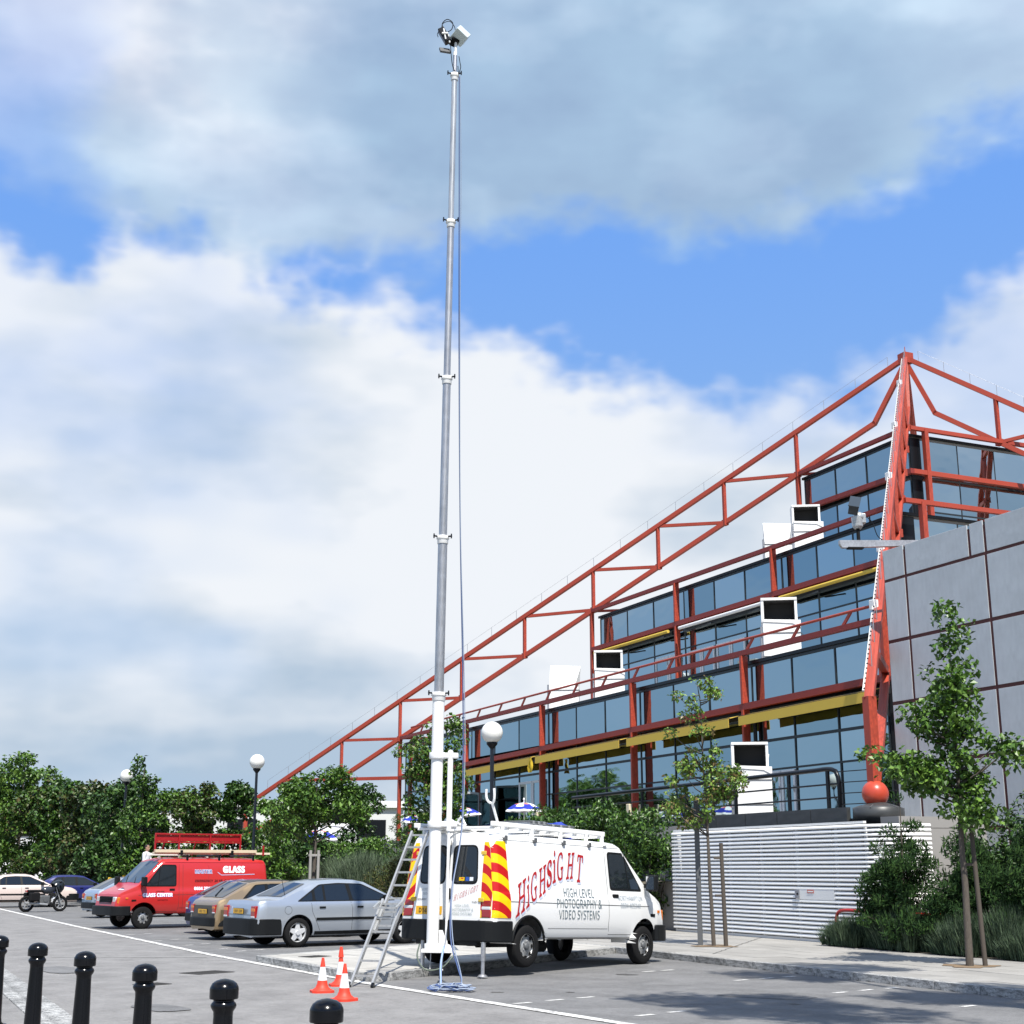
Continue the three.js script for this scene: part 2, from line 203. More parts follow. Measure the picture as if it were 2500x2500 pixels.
// pavement flags, each its own slab, clipped to the outline
function clip(poly, out) { const area = out.reduce((s, p, i) => { const q = out[(i + 1) % out.length]; return s + p[0] * q[1] - q[0] * p[1]; }, 0), sg = Math.sign(area); for (let i = 0; i < out.length; i++) { const a = out[i], b = out[(i + 1) % out.length], side = (p) => sg * ((b[0] - a[0]) * (p[1] - a[1]) - (b[1] - a[1]) * (p[0] - a[0])), r = []; for (let k = 0; k < poly.length; k++) { const p = poly[k], q = poly[(k + 1) % poly.length], sp = side(p), sq = side(q); if (sp >= 0) r.push(p); if ((sp > 0 && sq < 0) || (sp < 0 && sq > 0)) { const t = sp / (sp - sq); r.push([lerp(p[0], q[0], t), lerp(p[1], q[1], t)]); } } poly = r; if (poly.length < 3) return poly; } return poly; }
function flags(group, outline, ax, w, d, mats, seed) {
  const R = rng(seed), c = Math.cos(ax), s = Math.sin(ax), xs = outline.map((p) => p[0] * c + p[1] * s), zs = outline.map((p) => -p[0] * s + p[1] * c); let n = 0;
  for (let z = Math.min(...zs), row = 0; z < Math.max(...zs); z += d, row++) for (let x = Math.min(...xs) - (row % 2 ? w / 2 : 0); x < Math.max(...xs); x += w) {
    const j = 0.004, q = [[x + j, z + j], [x + w - j, z + j], [x + w - j, z + d - j], [x + j, z + d - j]].map(([a, b]) => [a * c - b * s, a * s + b * c]);
    const p = clip(q, outline); if (p.length < 3) continue;
    const g = extr(p.map(([a, b]) => { const W = site(a, 0, b); return [W[0], -W[2]]; }), 0.03).rotateX(-Math.PI / 2).translate(0, 0.09 + (R() - 0.5) * 0.005, 0);
    mesh('flag', g, mats[(R() * mats.length) | 0], group); n++;
  }
  return n;
}
function kerbRun(group, pts, seed, mats = M.kerb) { // kerb stones along a polyline in site coordinates, outer face on the line
  const R = rng(seed); for (let i = 1; i < pts.length; i++) { const a = pts[i - 1], b = pts[i], L = Math.hypot(b[0] - a[0], b[1] - a[1]), n = Math.max(1, Math.round(L / 0.915)), st = L / n, ang = Math.atan2(b[1] - a[1], b[0] - a[0]); for (let k = 0; k < n; k++) { const t = (k + 0.5) / n, px = lerp(a[0], b[0], t) + Math.sin(ang) * -0.065, pz = lerp(a[1], b[1], t) + Math.cos(ang) * 0.065 * 1; const m = mesh('kerb_stone', rbox(st - 0.006, 0.24, 0.13, 0.012), mats[(R() * mats.length) | 0], group); m.position.set(...site(px, 0.004 + (R() - 0.5) * 0.004, pz)); m.rotation.y = PH - ang; } }
}
const island = structGroup('pavement_island');
{ const A = [-1.08, 13.3], B = [3.75, 12.98], B1 = [4.02, 12.78], B2 = [4.02, 12.45], C = [-0.9, 6.0], D = [-5.6, 6.0], out = [A, B, B1, B2, C, D];
  mesh('bedding', sheet(out, 0.088), M.joint, island);
  const inn = [[-1.0, 13.17], [3.7, 12.85], [3.88, 12.6], [-1.1, 6.0], [-5.45, 6.0]];
  flags(island, inn, -0.07, 0.75, 0.6, M.flags, 4); kerbRun(island, [B2, B1, B, A], 21); kerbRun(island, [C, B2], 22); kerbRun(island, [A, D], 23); }
const pavement = structGroup('pavement');
{ mesh('bedding', sheet([[-60, 6], [30, 6], [30, 0], [-8, 0], [-8, 4.4], [-60, 4.4]], 0.086), M.joint, pavement);
  flags(pavement, [[-9, 5.87], [10.5, 5.87], [10.5, 1.7], [-9, 1.7]], 0, 0.9, 0.6, M.pathflags, 14);
  kerbRun(pavement, [[16, 6], [-30, 6]], 31); mesh('far_paving', sheet([[10.5, 5.87], [30, 5.87], [30, 0.2], [10.5, 0.2]], 0.118), M.pathflags[1], pavement); mesh('far_paving', sheet([[-60, 5.87], [-9, 5.87], [-9, 4.3], [-60, 4.3]], 0.118), M.pathflags[1], pavement); mesh('far_paving', sheet([[-9, 1.7], [0.2, 1.7], [0.2, 0.9], [-9, 0.9]], 0.116), M.pathflags[1], pavement); }
// planted ground
struct('planting_bed', clean([sheet([[0.3, 1.75], [16, 1.75], [16, -2], [0.3, -2]], 0.135)]), M.earth);
{ // bank rising from the pavement to the terrace
  const nx = 40, nz = 8, g = new THREE.PlaneGeometry(1, 1, nx, nz), p = g.attributes.position, uv = g.attributes.uv; for (let i = 0; i < p.count; i++) { const a = p.getX(i) + 0.5, b = p.getY(i) + 0.5, x = lerp(-62, -7.2, a), z = lerp(4.3, -0.6, b), y = 0.05 + smooth(0, 0.55, b) * 1.3 + (pf(a, b, 12, 5, 3) - 0.5) * 0.15, W = site(x, y, z); p.setXYZ(i, ...W); uv.setXY(i, W[0], W[2]); } g.computeVertexNormals(); struct('planting_bank', g, M.earth); }
// iron covers and tree pits
for (const [x, z, w, d, l] of [[-5.0, -24.0, 0.75, 0.5, 'iron drain cover in the road in front of the traffic cones'], [-5.3, -21.6, 0.45, 0.35, 'small iron cover in the road behind the row of bollards'], [-3.55, -26.3, 0.5, 0.35, 'square iron cover let into the paved island beside the silver car']]) {
  const y = l.includes('island') ? 0.121 : 0.004, g = clean([box(w, 0.006, d), ...[...Array(6)].map((_, i) => box(w * 0.9, 0.004, 0.012, 0, 0.005, (i - 2.5) * d / 7))]); single('drain_cover', g, std(0.05, 0.048, 0.045, 0.7), l, 'drain cover', [x, y + 0.003, z], 0.9); }
for (const [x, z] of [[7.42, -23.7], [4.15, -29.75]]) { const s = new THREE.Shape(); for (let i = 0; i <= 24; i++) { const a = i / 24 * 6.283, r = 0.42 + 0.1 * Math.sin(a * 3 + x) + 0.06 * Math.sin(a * 7); i ? s.lineTo(Math.cos(a) * r, Math.sin(a) * r) : s.moveTo(Math.cos(a) * r, Math.sin(a) * r); } const m = struct('tree_pit', new THREE.ShapeGeometry(s).rotateX(-Math.PI / 2), std(0.20, 0.14, 0.085, 1)); m.position.set(x, 0.1285, z); }

// ------------------------------------------------------------------ the building: stepped mirror-glass block
const APEX = [-23.13, 24.63, -21.55], FEET = [[0, 5.29, 0], [-58.66, 5.29, 0], [0, 5.29, -38], [-49.6, 5.29, -46]];
const bld = thing('glass_building', 'stepped mirror-glass building with yellow awnings under the red steel pyramid', 'building', SO, PH);
{
  const R = rng(77), wavy = texture(256, (u, v) => { const a = pf(u, v, 3, 601, 2); return [a, a, a]; }, false);
  const glass = [0, 1, 2, 3].map((i) => { const b = wavy.clone(); b.offset.set(i * 0.27, i * 0.41); return phys(0.33 + 0.05 * i, 0.415 + 0.045 * i, 0.43 + 0.04 * i, 0.02, { metalness: 1, bumpMap: b, bumpScale: 0.0035 }); });
  const frameM = M.trim, core = std(0.03, 0.032, 0.035, 0.9), roofM = std(0.28, 0.28, 0.27, 0.9), whiteFrame = std(0.62, 0.65, 0.67, 0.45);
  const pane = (x0, x1, y0, y1, z) => { const g = box(x1 - x0 - 0.03, y1 - y0 - 0.03, 0.02); const m = mesh('window_pane', g, glass[(R() * 4) | 0], bld); m.position.set((x0 + x1) / 2, (y0 + y1) / 2, z); m.rotation.set((R() - 0.5) * 0.012, (R() - 0.5) * 0.014, 0); return m; };
  const paneX = (z0, z1, y0, y1, x) => { const m = mesh('window_pane', box(0.02, y1 - y0 - 0.03, z1 - z0 - 0.03), glass[(R() * 4) | 0], bld); m.position.set(x, (y0 + y1) / 2, (z0 + z1) / 2); m.rotation.set(0, (R() - 0.5) * 0.008, (R() - 0.5) * 0.006); return m; };
  const vbar = (x, y0, y1, z) => mesh('mullion', box(0.055, y1 - y0, 0.05, x, (y0 + y1) / 2, z + 0.012), frameM, bld);
  const hbar = (x0, x1, y, z, h = 0.06) => mesh('transom', box(x1 - x0, h, 0.056, (x0 + x1) / 2, y, z + 0.012), frameM, bld);
  // facade rows: bays given by mullion lines, rows by heights
  function face(xs, ys, z) { for (let r = 0; r + 1 < ys.length; r++) for (let i = 0; i + 1 < xs.length; i++) pane(xs[i], xs[i + 1], ys[r], ys[r + 1], z); for (let i = 0; i < xs.length; i++) vbar(xs[i], ys[0], ys[ys.length - 1], z); for (let r = 1; r < ys.length; r++) hbar(xs[0], xs[xs.length - 1], ys[r], z, r === ys.length - 1 ? 0.09 : 0.06); }
  const X1 = [-48.5, -45.4, -42.2, -38.9, -36.04, -33.23, -30.1, -27.38, -24.79, -21.9, -19.36, -16.91, -14.2, -11.9, -9.63, -7.3];
  const X2 = [-37.7, -34.84, -32.24, -29.4, -26.8, -24.35, -21.6, -19.2, -16.87, -14.1], X3 = [-27.8, -25.45, -23.2, -20.3];
  const z1 = -6.42, z2 = -13.03, z3 = -18.95;
  face(X1, [3.0, 4.76, 5.7], z1); face(X1, [5.7, 6.72], z1 - 0.001); face(X1, [6.9, 8.25], z1);
  face(X2, [8.3, 9.9, 11.4, 12.36], z2); face(X2, [12.62, 14.08], z2);
  face(X3, [14.1, 16.2, 17.86], z3); face(X3, [18.12, 19.6], z3);
  // returns: left ends and the right-hand faces
  for (const [xl, xr, z, ya, yb, yc] of [[-48.5, -7.3, z1, 3.0, 6.8, 8.25], [-37.7, -14.1, z2, 8.3, 12.5, 14.08], [-27.8, -20.3, z3, 14.1, 18.0, 19.6]]) {
    for (let k = 0; k < 5; k++) { paneX(z - 2.35 * (k + 1), z - 2.35 * k - 0.02, ya, yb, xl); paneX(z - 2.35 * (k + 1), z - 2.35 * k - 0.02, yb, yc, xl); mesh('mullion', box(0.05, yc - ya, 0.055, xl, (ya + yc) / 2, z - 2.35 * k), frameM, bld); }
    const zs = [z - 0.55]; while (zs[zs.length - 1] > -34) zs.push(zs[zs.length - 1] - 2.05);
    const rows = yc > 19 ? [ya, 16.4, yb - 0.12, yb + 0.12, yc] : [ya, yb - 0.12, yb + 0.12, yc];
    for (let k = 0; k + 1 < zs.length; k++) for (let r = 0; r + 1 < rows.length; r++) paneX(zs[k + 1], zs[k], rows[r], rows[r + 1], xr + 0.02);
    for (const q of zs) mesh('mullion', box(0.05, yc - ya, 0.055, xr + 0.012, (ya + yc) / 2, q), frameM, bld);
    for (const q of rows.slice(1)) mesh('transom', box(0.056, 0.07, 34 + z, xr + 0.012, q, (z - 0.5 - 34) / 2), frameM, bld);
    mesh('corner_post', box(0.36, yc - ya + 0.02, 0.55, xr - 0.1, (ya + yc) / 2, z - 0.27), M.black, bld);
    mesh('wall', box(xr - xl - 0.16, yc - ya - 0.1, 34 + z - 0.3, (xl + xr) / 2, (ya + yc) / 2 - 0.08, (z - 34) / 2 - 0.16), core, bld);
    mesh('roof', box(xr - xl + 0.1, 0.1, 34 + z, (xl + xr) / 2, yc + 0.0, (z - 34) / 2 - 0.03), roofM, bld);
    mesh('parapet_cap', box(xr - xl + 0.24, 0.11, 0.16, (xl + xr) / 2, yc + 0.105, z + 0.02), M.black, bld); mesh('parapet_cap', box(0.16, 0.11, 33 + z, xr + 0.05, yc + 0.105, (z - 33) / 2 - 0.06), M.black, bld);
  }
  // white framed doors and windows
  const door = (x0, x1, y0, y1, z, open = 0) => { const d = new THREE.Group(); d.name = 'door'; d.position.set(x0, 0, z + 0.05); d.rotation.y = open; bld.add(d); const w = x1 - x0, t = 0.1; mesh('door_frame', clean([box(t, y1 - y0, 0.06, t / 2, (y0 + y1) / 2, 0), box(t, y1 - y0, 0.06, w - t / 2, (y0 + y1) / 2, 0), box(w - 2 * t, t, 0.06, w / 2, y1 - t / 2, 0), box(w - 2 * t, t * 1.4, 0.06, w / 2, y0 + t * 0.7, 0)]), whiteFrame, d); mesh('door_pane', box(w - 2 * t, y1 - y0 - 2.4 * t, 0.016, w / 2, (y0 + y1) / 2 + 0.02, -0.012), glass[1], d); mesh('door_handle', box(0.03, 0.22, 0.04, w - t / 2, y0 + 1.05, 0.05), M.alu, d); };
  door(-33.15, -31.75, 3.05, 5.42, z1); door(-31.7, -30.4, 3.05, 5.42, z1); door(-37.9, -36.3, 3.05, 5.2, z1, -0.9); door(-35.9, -34.1, 3.05, 5.42, z1, -0.5);
  door(-29.1, -28.0, 8.5, 11.2, z2); door(-27.95, -26.9, 8.5, 11.2, z2); door(-26.7, -25.6, 8.5, 11.2, z2); door(-25.55, -24.45, 8.5, 11.2, z2); door(-32.1, -30.9, 9.9, 11.25, z2); door(-30.85, -29.8, 9.9, 11.25, z2);
  door(-13.75, -12.75, 3.05, 4.7, z1); door(-12.7, -11.95, 3.05, 4.7, z1);
  // tier roofs' edge beams in shade, awnings
  const slopeL = (x) => 6.95 + 0.011 * (x + 6.5);
  const yl = M.yellow;
  for (const [a, b] of [[-38.4, -30.35], [-29.8, -22.2], [-21.6, -14.5], [-13.9, -7.1]]) {
    const y = (slopeL(a) + slopeL(b)) / 2 - 0.18, s = (slopeL(b) - slopeL(a)) / (b - a), aw = new THREE.Group(); aw.name = 'awning'; aw.position.set((a + b) / 2, y, 0); aw.rotation.z = Math.atan(s); bld.add(aw); const w = b - a;
    mesh('awning_fabric', bar([0, -0.06, -6.15], [0, -0.2, -5.62], w, 0.012), yl, aw); mesh('valance', box(w, 0.29, 0.016, 0, -0.35, -5.61), yl, aw); mesh('front_bar', box(w, 0.05, 0.06, 0, -0.2, -5.65), M.trim, aw); mesh('cassette', box(w, 0.2, 0.16, 0, -0.12, -6.3), M.trim, aw);
    for (const k of [-0.35, 0.35]) mesh('folding_arm', clean([bar([w * k, -0.2, -6.2], [w * k + 0.5, -0.24, -5.9], 0.05, 0.04), bar([w * k + 0.5, -0.24, -5.9], [w * k, -0.24, -5.68], 0.05, 0.04)]), M.trim, aw);
  }
  for (const [a, b, m] of [[-37.3, -29.9, M.yellow], [-28.9, -22.1, M.white], [-21.0, -14.5, M.yellow]]) { const aw = new THREE.Group(); aw.name = 'awning'; aw.position.set((a + b) / 2, 12.22, -12.6); bld.add(aw); mesh('rolled_fabric', rod([-(b - a) / 2, 0, 0.18], [(b - a) / 2, 0, 0.18], 0.075), m, aw); mesh('cassette', box(b - a, 0.2, 0.22, 0, -0.06, -0.12), M.trim, aw); for (const k of [-0.25, 0.3]) mesh('folding_arm', bar([(b - a) * k, -0.16, 0], [(b - a) * (k + 0.16), -0.2, 0.2], 0.07, 0.05), M.trim, aw); }
  { const g = new THREE.PlaneGeometry(0.34, 0.62, 4, 6), p = g.attributes.position; for (let i = 0; i < p.count; i++) p.setXYZ(i, p.getX(i) * (1 - 0.4 * Math.sin(p.getY(i) * 6)), p.getY(i), 0.05 * Math.sin(p.getX(i) * 25 + p.getY(i) * 7)); g.computeVertexNormals(); const m = mesh('torn_awning_rag', g, std(0.62, 0.42, 0.02, 0.7, { side: THREE.DoubleSide }), bld); m.position.set(-30.15, 5.98, -5.55); }
  for (const x of [-38.9, -30.1, -21.9]) for (const q of [0, 1]) mesh('wall_lamp', rbox(0.24, 0.52, 0.14, 0.03), M.cream, bld).position.set(x + 0.02, 3.75, -5.82 - q * 0.95 + (q ? 0.5 : 0));
  for (const x of [-30.1, -14.2]) mesh('waste_pipe', rod([x + 0.25, 2.6, -6.3], [x + 0.25, 6.6, -6.3], 0.05), M.black, bld);
}
// ------------------------------------------------------------------ the red steel pyramid
const pyr = thing('steel_pyramid_frame', 'red steel lattice pyramid with truss legs rising over the glass building', 'steel frame', SO, PH);
{
  const H0 = 5.29, DV = 2.1, h = [6.66, 8.64, 10.62, 12.55, 14.55, 16.35, 18.1, 19.92, 21.8];
  const top = (f, y) => { const t = (y - H0) / (APEX[1] - H0); return [lerp(f[0], APEX[0], t), y, lerp(f[2], APEX[2], t)]; };
  const bot = (f, y) => { const p = top(f, y + DV); return [p[0], y, p[2]]; };
  const red = M.red;
  FEET.forEach((f, fi) => {
    const leg = new THREE.Group(); leg.name = 'truss_leg'; pyr.add(leg);
    const W = 0.205;
    mesh('top_chord', bar(f, APEX, W, W, 0.1), red, leg);
    const b0 = bot(f, fi === 0 ? 5.3 : 5.6), b1 = bot(f, 21.75), ball = [f[0], 3.42, f[2]];
    mesh('bottom_chord', bar(b0, b1, W, W, 0.1), red, leg); mesh('bottom_chord', bar(b1, [lerp(b1[0], APEX[0], 0.98), APEX[1] - 0.25, lerp(b1[2], APEX[2], 0.98)], W, W, 0.1), red, leg);
    mesh('foot_post', bar(f, ball, 0.22, 0.22, 0.14), red, leg); mesh('foot_brace', bar(b0, [ball[0], ball[1], ball[2]], 0.22, 0.22, 0), red, leg);
    const dx = Math.abs(f[0] - APEX[0]) > 1;
    for (let k = 0; k < h.length - 1; k++) {
      const B = bot(f, h[k]), T = top(f, Math.min(h[k] + DV, APEX[1] - 0.6)), B2 = bot(f, h[k + 1]);
      if (fi < 3) { mesh('gusset_plate', box(0.28, 0.28, 0.24, B[0], B[1], B[2]), red, leg); mesh('truss_upright', bar(B, T, 0.155, 0.155), red, leg); if (k < h.length - 2) mesh('truss_rail', bar(T, B2, 0.15, 0.15), red, leg); }
    }
    { const T = top(f, 6.66), B = bot(f, 6.66), N = bot(f, 8.64); mesh('truss_rail', bar(T, fi === 1 ? [N[0], 6.5, N[2]] : B, 0.18, 0.18), red, leg); }
    mesh('foot_ball', sph(0.29, f[0], 3.24, f[2], 32), std(0.47, 0.06, 0.03, 0.32), leg);
    // safety wire with thin posts along the top chord
    if (fi < 3) { const P = [], gs = []; for (let k = 0; k <= 24; k++) { const y = lerp(H0 + 0.8, APEX[1] - 0.4, k / 24), p = top(f, y); P.push([p[0], p[1] + 0.62, p[2]]); gs.push(rod([p[0], p[1] + 0.1, p[2]], [p[0], p[1] + 0.62, p[2]], 0.012, 0.012, 5)); } for (let k = 1; k < P.length; k++) gs.push(rod(P[k - 1], P[k], 0.006, 0.006, 4)); mesh('safety_wire', clean(gs), M.steel, leg); }
  });
  mesh('apex_plate', clean([box(0.5, 0.5, 0.5, APEX[0], APEX[1] - 0.05, APEX[2]), rod([APEX[0], APEX[1], APEX[2]], [APEX[0], APEX[1] + 0.55, APEX[2]], 0.03, 0.015)]), M.red, pyr);
  // white lamp strip on the near leg, with its dark sockets and junction boxes
  { const a = top(FEET[0], 5.35), b = top(FEET[0], 24.2), off = [-0.09, 0.15, 0.09], A = a.map((v, i) => v + off[i]), B = b.map((v, i) => v + off[i]); mesh('lamp_strip', bar(A, B, 0.045, 0.04), std(0.6, 0.58, 0.54, 0.6), pyr); const gs = []; for (let k = 0; k < 130; k++) { const t = (k + 0.5) / 130, p = A.map((v, i) => lerp(v, B[i], t)); gs.push(sph(0.022, p[0] + 0.06, p[1] - 0.01, p[2] + 0.03, 6)); } mesh('lamp_sockets', clean(gs), M.matt, pyr); for (const t of [0.145, 0.27, 0.47, 0.66, 0.86]) { const p = A.map((v, i) => lerp(v, B[i], t)); mesh('junction_box', rbox(0.2, 0.26, 0.16, 0.02, p[0] + 0.02, p[1], p[2]), M.white, pyr); } }
  // face frames: level beams and columns in front of each tier
  const N = [8.66, 14.5, 19.92].map((y, i) => [bot(FEET[1], y), bot(FEET[0], y)]);
  const low = [(x) => 6.95 + 0.011 * (x + 6.5), () => 12.5, (x) => 18.0 - 0.02 * (x + 21)], cols = [[-38.9, -30.1, -21.9, -14.2], [-29.4, -21.6], []], ground = [3.0, 8.3, 14.1];
  N.forEach(([A, B], i) => {
    const z = A[2], xl = A[0], xr = B[0];
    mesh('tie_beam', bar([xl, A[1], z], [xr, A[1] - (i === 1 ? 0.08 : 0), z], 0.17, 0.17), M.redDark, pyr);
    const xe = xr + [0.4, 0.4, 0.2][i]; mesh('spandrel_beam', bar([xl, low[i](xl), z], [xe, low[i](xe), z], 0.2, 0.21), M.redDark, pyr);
    mesh('column', bar([xl, ground[i], z], [xl, A[1], z], 0.17, 0.2), M.red, pyr);
    for (const x of cols[i]) { mesh('column', box(0.11, low[i](x) - 0.105 - ground[i], 0.26, x, (low[i](x) - 0.105 + ground[i]) / 2, z), M.red, pyr); mesh('column', box(0.11, A[1] - low[i](x) - 0.2, 0.26, x, (A[1] + low[i](x)) / 2, z), M.red, pyr); }
    const zs = z, ze = i === 2 ? -33 : z - 12;
    mesh('tie_beam', bar([xr + 0.1, A[1], zs - 0.1], [xr + 0.1, A[1], ze], 0.17, 0.17), M.red, pyr); mesh('spandrel_beam', bar([xr + 0.1, low[i](xr), zs - 0.1], [xr + 0.1, low[i](xr), ze], 0.2, 0.2), M.red, pyr);
    mesh('column', bar([xr + 0.1, ground[i], zs - 0.9], [xr + 0.1, A[1], zs - 0.9], 0.2, 0.22), M.red, pyr);
    for (let k = 0; k < 2; k++) mesh('strut', bar([xl, A[1] - k * 2, z], [xl + 1.4, A[1] - k * 2 - 0.02, z - 1.9], 0.12, 0.12), M.red, pyr);
  });
  // handrail carried above the lowest tie beam
  { const z = N[0][0][2] - 0.05, gs = []; mesh('handrail', rod([-47, 9.12, z], [-7, 9.12, z], 0.045), M.red, pyr); for (let x = -45.5; x < -8; x += 2.62) mesh('handrail_strut', bar([x, 8.74, z], [x + 0.42, 9.1, z], 0.05, 0.1), M.red, pyr); }
}
// ------------------------------------------------------------------ terrace, louvred enclosure, grey panelled wall
const terrace = thing('terrace_podium', 'raised terrace with a dark grey metal fascia above the white louvred enclosure', 'terrace', SO, PH);
{
  const conc = std(0.30, 0.29, 0.28, 0.9), zinc = std(0.075, 0.08, 0.085, 0.42, { map: scaled(TEX.grime, 1.5) });
  mesh('floor_slab', clean([box(54, 0.25, 4.9, -33, 2.82, -5.3), box(7.9, 0.25, 8, -2.85, 2.6, -3.7)]), conc, terrace);
  mesh('end_wall', box(0.2, 2.5, 3.4, 1.0, 1.25, -1.7), conc, terrace); mesh('lower_terrace', box(54, 0.25, 3.4, -34, 1.5, -1.1), conc, terrace);
  mesh('retaining_wall', box(54, 1.6, 0.25, -34, 0.8, 0.7), conc, terrace); mesh('retaining_wall', box(54, 1.4, 0.2, -34, 2.2, -2.9), conc, terrace);
  for (let k = 0; k < 5; k++) mesh('fascia_panel', box(1.32, 0.36, 0.1, -6.4 + k * 1.34, 2.78, 0.45), zinc, terrace);
  // round corner cap under the steel ball
  mesh('corner_cap', lathe([[0, 3.06], [0.16, 3.05], [0.36, 2.99], [0.55, 2.92], [0.56, 2.58], [0, 2.58]], 24).translate(0.05, 0, -0.02), zinc, terrace); for (const a of [-0.5, 0.6, 1.7]) mesh('cap_seam', bar([0.05 + Math.sin(a) * 0.36, 2.99, -0.02 + Math.cos(a) * 0.36], [0.05 + Math.sin(a) * 0.555, 2.925, -0.02 + Math.cos(a) * 0.555], 0.02, 0.02), M.greyTrim, terrace);
}
const louvre = thing('louvred_enclosure', 'white enclosure of horizontal louvre slats at the edge of the pavement', 'louvred wall', SO, PH);
{
  const zf = 1.05, n = 26, y0 = 0.2, pitch = (2.58 - y0) / n, mats = [std(0.86, 0.86, 0.845, 0.35), std(0.82, 0.82, 0.80, 0.4)], R = rng(5);
  // one slat: rounded nose, sloping top, open gap below
  const slat = (w) => extr([[0.0, 0.004], [0.05, -0.002], [0.07, 0.002], [0.078, 0.012], [0.078, 0.028], [0.07, 0.05], [0.058, 0.064], [0.045, 0.069], [0, 0.069]], w).rotateY(-Math.PI / 2).translate(w / 2, 0, 0);
  const xs = [-7.05, -5.75, -4.45, -3.1, -1.68, -0.24, 0.78], cache = new Map();
  for (let i = 0; i + 1 < xs.length; i++) { const w = xs[i + 1] - xs[i] - 0.012, g = slat(w); for (let r = 0; r < n; r++) { if (i === 4 && (r === 10 || r === 9)) continue; const m = mesh('slat', g, mats[R() < 0.75 ? 0 : 1], louvre); m.position.set((xs[i] + xs[i + 1]) / 2, y0 + r * pitch, zf - 0.08); m.rotation.x = (R() - 0.5) * 0.03; } }
  // the rounded end
  const arcs = []; for (let r = 0; r < n; r++) { const prof = [[0.0, 0.004], [0.07, 0.002], [0.078, 0.012], [0.078, 0.03], [0.058, 0.064], [0, 0.069]], pos = [], idx = []; const S = 10; for (let k = 0; k <= S; k++) { const a = k / S * 1.45, rr = 1.0; for (const [d, y] of prof) pos.push(Math.sin(a) * (rr + d), y, Math.cos(a) * (rr + d)); } for (let k = 0; k < S; k++) for (let q = 0; q < 5; q++) { const A = k * 6 + q, B = A + 6; idx.push(A, A + 1, B, B, A + 1, B + 1); } const g = new THREE.BufferGeometry(); g.setAttribute('position', new THREE.Float32BufferAttribute(pos, 3)); g.setIndex(idx); arcs.push(g); break; }
  const ag = arcs[0].toNonIndexed(); ag.computeVertexNormals(); const am = std(0.79, 0.79, 0.775, 0.4, { side: THREE.DoubleSide }); for (let r = 0; r < n; r++) mesh('slat', ag, am, louvre).position.set(0.78, y0 + r * pitch, zf - 1.08);
  for (const x of xs) for (let k = 0; k < 1; k++) mesh('post', box(0.05, 2.4, 0.05, x, 1.36, zf - 0.12), M.white, louvre);
  mesh('frame', clean([box(7.85, 0.08, 0.1, -3.13, 0.135, zf - 0.12), box(7.85, 0.05, 0.08, -3.13, 2.6, zf - 0.1)]), M.white, louvre);
  mesh('backing', box(7.8, 2.38, 0.06, -3.15, 1.33, zf - 0.3), std(0.02, 0.02, 0.02, 0.9), louvre); mesh('return_wall', box(0.06, 2.4, 3.2, -7.04, 1.34, zf - 1.75), M.white, louvre);
  // a closed panel with lock and small printed notice in the door bay
  mesh('lock_panel', rbox(1.42, 0.24, 0.05, 0.01, -0.96, y0 + 10.0 * pitch, zf - 0.03), M.white, louvre); mesh('lock_plate', rbox(0.16, 0.2, 0.03, 0.005, -1.58, y0 + 10.0 * pitch, zf + 0.005), M.steel, louvre); mesh('keyhole', cyl(0.025, 0.025, 0.02, 0, 0, 0, 12).rotateX(Math.PI / 2).translate(-1.56, y0 + 10.0 * pitch, zf + 0.015), M.black, louvre); mesh('notice', box(0.24, 0.07, 0.004, -1.1, y0 + 10.0 * pitch + 0.055, zf + 0.0), std(0.55, 0.10, 0.06, 0.6), louvre); mesh('notice', box(0.2, 0.03, 0.006, -1.1, y0 + 10.0 * pitch + 0.055, zf + 0.0), M.white, louvre);
}
const wall = thing('grey_panelled_wall', 'tall pale grey panelled wall with dark red joints beside the glass building', 'building', SO, PH);
